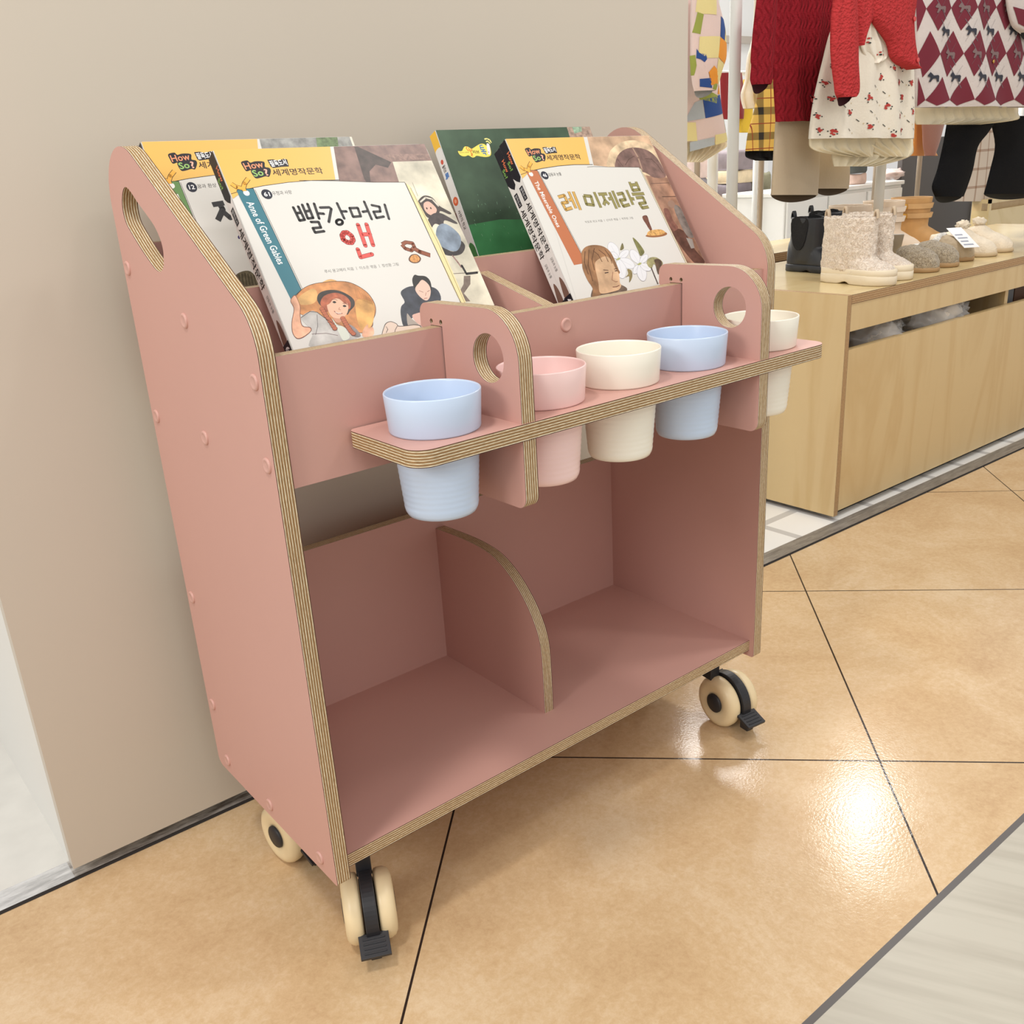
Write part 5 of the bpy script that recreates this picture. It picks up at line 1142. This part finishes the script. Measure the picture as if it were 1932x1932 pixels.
for rows_, y_, f_, ph_ in (([(240, 1566, 1722), (270, 1566, 1723), (290, 1568, 1722), (302, 1570, 1700), (314, 1573, 1652)], .790, 9, .4), ([(244, 1528, 1650), (266, 1526, 1652), (280, 1530, 1650), (288, 1552, 1648), (296, 1600, 1646)], .772, 6, .1), ([(250, 1600, 1722), (268, 1610, 1723), (284, 1640, 1722), (296, 1664, 1712)], .778, 6, .7)):
    g = Garment(y_, rows_, .008, f_, .008, ph_); g.add(mb, M_CREAMC)
mb.build('underskirt', t)
fr = Garment(.728, [(38, 1632, 1648), (60, 1626, 1662), (80, 1622, 1677), (100, 1628, 1676), (112, 1636, 1668), (120, 1640, 1652)], .012, 4, .006); mb = MB(); fr.add(mb, M_FLOR)
for cx, cy in ((1634, 78), (1652, 100), (1659, 60), (1668, 84)):
    for k in range(5): fr.decal(mb, M_FR if k < 3 else M_FK, circle(cx + random.uniform(-4, 4), cy + random.uniform(-5, 5), 1.6, 7), .0016, 1)
mb.build('frill', t)
# bright red cardigan over the dress
t = garment('cardigan', 'bright red knitted cardigan hanging open over the floral dress', 'cardigan', (fd.rows[0][0] + .1, .70, 1.0))
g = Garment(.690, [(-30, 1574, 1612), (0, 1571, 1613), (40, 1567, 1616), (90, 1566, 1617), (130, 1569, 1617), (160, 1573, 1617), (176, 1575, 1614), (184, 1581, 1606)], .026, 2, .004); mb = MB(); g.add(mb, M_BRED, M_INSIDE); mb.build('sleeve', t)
mb = MB()
g = Garment(.718, [(-30, 1608, 1700), (0, 1610, 1670), (38, 1614, 1643), (87, 1616, 1619)], .02, 1, .002); g.add(mb, M_BRED)
g2 = Garment(.712, [(-30, 1628, 1729), (0, 1634, 1728), (38, 1642, 1723), (80, 1670, 1724), (108, 1678, 1728), (122, 1691, 1727), (131, 1714, 1723)], .03, 1, .004); g2.add(mb, M_BRED); mb.build('body', t)
for u_, v_ in ((1712, 38), (1711, 116)):
    q = g2.on(u_, v_, .003); mb = MB(); revolve([(0, 0), (0, .006), (.003, .006), (.003, .0035), (.002, 0)], 16, mat('red_button', (206, 70, 70), .3), mb, Matrix.Translation(q) @ Matrix.Rotation(math.radians(-90), 4, 'Z')); mb.build('button', t)
# diamond-patterned coat
M_LG, M_BUR, M_HD, M_HG, M_LN = cloth('heather_grey_jersey', (208, 198, 194)), mat('print_burgundy', (116, 36, 52), .9), mat('print_navy_horse', (52, 54, 66), .9), mat('print_grey_horse', (128, 106, 106), .9), mat('print_thin_line', (120, 110, 116), .9)
co = Garment(.800, [(-30, 1726, 1960), (0, 1726, 1960), (60, 1724, 1960), (120, 1722, 1960), (170, 1722, 1960), (203, 1724, 1960)], .050, 4, .010, .6)
t = garment('coat', 'grey and burgundy diamond-patterned coat with small horse motifs', 'coat', (co.rows[0][0] + .2, .8, 1.0)); mb = MB(); co.add(mb, M_LG)
HORSE = [(-.5, -.42), (-.38, -.62), (-.26, -.48), (-.05, -.18), (.45, -.22), (.55, -.05), (.48, .62), (.28, .62), (.22, .22), (-.12, .20), (-.38, .62), (-.55, .60), (-.34, .02), (-.62, -.06), (-.64, -.22)]
for r_ in range(-1, 6):
    y_ = 18 + 43 * r_
    for i in range(-4, 6):
        x_ = 1794 - .235 * (y_ - 18) + (i + .5 * (r_ % 2)) * 38; burg = r_ % 2 == 0
        if not 1700 < x_ < 1962: continue
        if burg:
            P = [(x_ + 5, y_ - 43), (x_ + 19, y_), (x_ - 5, y_ + 43), (x_ - 19, y_)]; P = [(min(max(a_, 1726), 1950), min(b_, 201)) for a_, b_ in P]
            if max(p[0] for p in P) - min(p[0] for p in P) > 3 and max(p[1] for p in P) - min(p[1] for p in P) > 3: co.decal(mb, M_BUR, P, .0012)
        if 1740 < x_ < 1945 and y_ < 190: co.decal(mb, M_HG if burg else M_HD, [(x_ + a_ * 13, y_ + b_ * 15) for a_, b_ in HORSE], .0026)
        if 1745 < x_ < 1940 and y_ < 165:
            for sg in (-1, 1): co.decal(mb, M_LN, [(x_ - 9, y_ + sg * 21), (x_ - 8.4, y_ + sg * 21 - .8), (x_ + 9, y_ - sg * 21), (x_ + 8.4, y_ - sg * 21 + .8)], .0020)
q = co.on(1846, 119, .004); mb.build('body', t)
mb = MB(); revolve([(0, 0), (0, .006), (.003, .005), (.003, 0)], 16, M_GOLD, mb, Matrix.Translation(q) @ Matrix.Rotation(math.radians(-90), 4, 'Z')); mb.build('button', t)
g = Garment(.735, [(-30, 1896, 1970), (0, 1897, 1970), (30, 1902, 1970), (52, 1910, 1970), (62, 1926, 1968)], .03, 2, .004); mb = MB(); g.add(mb, M_LG, M_DARK)
g.decal(mb, M_BUR, [(1903, 14), (1940, 30), (1965, 50), (1930, 58), (1912, 46)], .0014, 3); mb.build('sleeve', t)
g = Garment(.825, [(190, 1722, 1922), (212, 1722, 1921), (226, 1723, 1919), (235, 1728, 1850)], .012, 12, .010, .2); mb = MB(); g.add(mb, M_CREAMC)
mb.build('underskirt', t)
# black trousers
M_BLK = mat('black_corduroy', (24, 24, 26), .95, spec=.1, bump=(300, .3))
t = garment('trousers', 'black flared trousers hanging under the diamond-patterned coat', 'trousers', (co.rows[0][0] + .2, .86, .8))
for rows, ph in (([(220, 1788, 1882), (250, 1783, 1862), (277, 1778, 1842), (320, 1768, 1833), (352, 1758, 1823), (371, 1764, 1815)], .2), ([(220, 1866, 1960), (273, 1877, 1960), (320, 1868, 1960), (366, 1856, 1960)], .5)):
    g = Garment(.865, rows, .034, 1, .006, ph); mb = MB(); g.add(mb, M_BLK, M_DARK); mb.build('trouser_leg', t)
# further racks: rust trousers, brown trousers, checked skirt, plaid dress, patchwork dress, white blouse, red coat
def simple(name, label, cat, y, rows, m, bulge=.03, folds=3, amp=.006, part='body', ph=0.):
    g = Garment(y, rows, bulge, folds, amp, ph); t = garment(name, label, cat, (g.rows[0][0] + .05, y, g.rows[-1][1])); mb = MB(); g.add(mb, m); mb.build(part, t); return g, t
simple('trousers', 'rust orange trousers behind the floral dress hem', 'trousers', 1.66, [(-60, 1726, 1750), (100, 1724, 1750), (205, 1722, 1750), (260, 1722, 1750), (294, 1716, 1768)], cloth('rust_orange', (206, 138, 66)), folds=2)
simple('trousers', 'brown trousers in front of the rust orange ones', 'trousers', 1.59, [(-60, 1745, 1780), (100, 1740, 1785), (205, 1738, 1785), (250, 1740, 1776), (275, 1741, 1768), (294, 1745, 1756)], cloth('cocoa_brown', (152, 102, 84)), folds=1)
def tartan(name, base, dark, per, wd, fine=None, fc=(150, 60, 40)):
    m = bpy.data.materials.new(name); N, L, P = nodes_of(m); tc = N.new('ShaderNodeTexCoord'); sp = N.new('ShaderNodeSeparateXYZ'); L.new(tc.outputs['Object'], sp.inputs[0]); P.inputs['Roughness'].default_value = .9
    def band(ax, w_, off=0.):
        a = N.new('ShaderNodeMath'); a.operation = 'ADD'; a.inputs[1].default_value = off; L.new(sp.outputs[ax], a.inputs[0])
        q = N.new('ShaderNodeMath'); q.operation = 'PINGPONG'; q.inputs[1].default_value = per / 2; L.new(a.outputs[0], q.inputs[0]); l = N.new('ShaderNodeMath'); l.operation = 'LESS_THAN'; l.inputs[1].default_value = w_; L.new(q.outputs[0], l.inputs[0]); return l
    b1, b2 = band('X', wd), band('Z', wd); s_ = N.new('ShaderNodeMath'); s_.operation = 'ADD'; L.new(b1.outputs[0], s_.inputs[0]); L.new(b2.outputs[0], s_.inputs[1]); h = N.new('ShaderNodeMath'); h.operation = 'MULTIPLY'; h.inputs[1].default_value = .5; L.new(s_.outputs[0], h.inputs[0])
    r = N.new('ShaderNodeValToRGB'); r.color_ramp.elements[0].color = rgb(*base); r.color_ramp.elements[1].color = rgb(*dark); md = r.color_ramp.elements.new(.5); md.color = tuple((x * .35 + y * .65) for x, y in zip(rgb(*base), rgb(*dark)))
    L.new(h.outputs[0], r.inputs[0]); out = r.outputs[0]
    if fine:
        f1, f2 = band('X', fine, per / 2), band('Z', fine, per / 2); mx = N.new('ShaderNodeMath'); mx.operation = 'MAXIMUM'; L.new(f1.outputs[0], mx.inputs[0]); L.new(f2.outputs[0], mx.inputs[1]); k = N.new('ShaderNodeMix'); k.data_type = 'RGBA'; L.new(mx.outputs[0], k.inputs['Factor']); L.new(out, k.inputs['A']); k.inputs['B'].default_value = rgb(*fc); out = k.outputs['Result']
    L.new(out, P.inputs['Base Color']); return m
simple('skirt', 'beige skirt with a brown window check, between the black trouser legs', 'skirt', 1.62, [(-60, 1840, 1890), (100, 1830, 1895), (200, 1822, 1900), (300, 1806, 1900), (380, 1790, 1898)], tartan('brown_window_check', (206, 190, 172), (150, 116, 92), .085, .006), folds=3)
g, t = simple('dress', 'yellow and black tartan dress behind the dark red sleeve', 'dress', 1.58, [(-60, 1436, 1470), (50, 1436, 1475), (110, 1434, 1476), (160, 1432, 1478), (210, 1422, 1476), (250, 1411, 1474), (285, 1406, 1472)], tartan('yellow_tartan', (226, 186, 92), (44, 40, 36), .088, .013, .0016), folds=2)
g = Garment(1.595, [(280, 1407, 1470), (296, 1407, 1466), (303, 1425, 1462)], .03, 4, .008); mb = MB(); g.add(mb, MATS['black_corduroy']); mb.build('hem', t)
simple('blouse', 'white blouse with a frill, hanging beside the yellow tartan dress', 'blouse', 1.68, [(-60, 1424, 1446), (60, 1420, 1442), (110, 1409, 1440), (150, 1405, 1438), (180, 1397, 1436), (205, 1402, 1430)], M_FLOR, folds=4, amp=.012)
simple('coat', 'dark red coat far back beside the white rack post', 'coat', 2.05, [(138, 1358, 1398), (190, 1360, 1404), (225, 1364, 1400)], cloth('deep_red_wool', (140, 34, 40)), folds=2)
simple('sweater', 'mustard yellow sweater far back beside the white rack post', 'sweater', 2.05, [(150, 1402, 1420), (232, 1392, 1418), (250, 1392, 1416)], cloth('mustard', (226, 190, 60)), folds=2)
# patchwork dress
PW = {'y': (226, 212, 150), 'p': (222, 200, 194), 'g': (150, 160, 74), 'b': (38, 74, 140), 'o': (226, 148, 52), 's': (176, 184, 190)}
PW = {k: mat('patch_' + k, c, .85, bump=(150, .1)) for k, c in PW.items()}
GY = 1.62
t = garment('dress', 'patchwork dress in pastel blocks of yellow, pink, blue and orange', 'dress', (p_(1330, 200, 1.2).x, 1.2, 1.0))
bd = Garment(1.60, [(-30, 1276, 1350), (100, 1276, 1355), (160, 1276, 1355), (200, 1276, 1359), (255, 1276, 1369), (268, 1277, 1371)], .04, 2, .005)
mb = MB(); bd.add(mb, PW['p']); C4 = lambda P: [(1270 + a / 4.83, b_ / 4.83) for a, b_ in P]
for k, P in (('b', [(190, 915), (400, 865), (425, 1035), (215, 1085)]), ('s', [(135, 940), (188, 915), (212, 1085), (60, 1115)]), ('y', [(300, 1235), (480, 1205), (490, 1275), (310, 1325)]), ('s', [(100, 1300), (295, 1255), (305, 1325), (100, 1385)]), ('g', [(155, 810), (350, 880), (320, 950), (165, 915)]), ('g', [(430, 1040), (450, 1045), (478, 1205), (465, 1200)]), ('y', [(60, 1120), (145, 1120), (160, 1290), (60, 1290)]), ('o', [(390, 770), (405, 860), (345, 862)])):
    bd.decal(mb, PW[k], C4(P), .0014, 4)
mb.build('body', t)
g = Garment(1.615, [(262, 1277, 1371), (276, 1277, 1372), (290, 1277, 1352), (306, 1277, 1325)], .012, 10, .010); mb = MB(); g.add(mb, M_CREAMC); mb.build('underskirt', t)
sl = Garment(1.50, [(-30, 1300, 1348), (0, 1303, 1352), (40, 1302, 1363), (75, 1302, 1368), (110, 1302, 1368), (130, 1303, 1361), (158, 1306, 1352), (172, 1310, 1344)], .035, 2, .004); mb = MB(); sl.add(mb, PW['p'], PW['s']); CX = lambda P: [(1290 + a / 9.66, b_ / 9.66) for a, b_ in P]
for k, P in (('y', [(165, 0), (470, 0), (440, 300), (240, 275), (150, 230)]), ('g', [(170, 230), (250, 285), (212, 640), (122, 600)]), ('b', [(565, 312), (695, 380), (680, 560), (630, 762), (515, 688), (540, 480)]), ('y', [(705, 450), (745, 560), (748, 790), (640, 765), (690, 600)]),
             ('y', [(200, 680), (508, 690), (470, 1080), (300, 1075), (190, 960)]), ('o', [(512, 705), (738, 805), (735, 960), (668, 1192), (540, 1130), (470, 1060)]), ('y', [(470, 1080), (540, 1140), (672, 1200), (610, 1480), (480, 1560), (450, 1300)]), ('b', [(165, 900), (200, 980), (295, 1000), (300, 1100), (270, 1150), (220, 1095), (160, 1070)]),
             ('o', [(400, 1215), (462, 1300), (480, 1540), (360, 1570), (380, 1400), (322, 1335)]), ('b', [(205, 1450), (355, 1440), (350, 1540), (375, 1620), (210, 1590)]), ('g', [(100, 1020), (150, 1010), (165, 1200), (148, 1380), (122, 1380)]), ('g', [(400, 1560), (440, 1530), (475, 1580), (460, 1660), (385, 1640)]), ('s', [(760, 1000), (740, 1100), (680, 1190), (735, 980)])):
    sl.decal(mb, PW[k], CX(P), .0014, 4)
mb.build('sleeve', t)
area('back_wall_fill', (3.2, 3.0, 2.9), (3.2, 3.9, 1.0), 1.2, 34, (1, 1, 1), 'RECTANGLE', .4)  # added lamp; brightens the white back wall in place of backlighting

# ---------------- groups of repeats
GROUPS = {'storybook': 'hardcover storybooks standing in the cart pockets', 'folded_garment': 'folded clothes on the white shop furniture', 'boot': 'boots on the left end of the display bench', 'ankle_boot': 'strapped ankle boots in the second row on the bench',
          'slipper': 'furry slippers on the bench', 'moccasin': 'off-white moccasins on the bench', 'shoe_box': 'shoe boxes in the bench slot', 'plastic_bag': 'clear bags in the bench slot', 'sock': 'blue socks on the white table', 'clothing_rack': 'steel clothing racks'}
for o in COL.objects:
    if o.parent is None and o.get('label') and not o.get('group') and o.name.split('.')[0] in GROUPS: o['group'] = GROUPS[o.name.split('.')[0]]
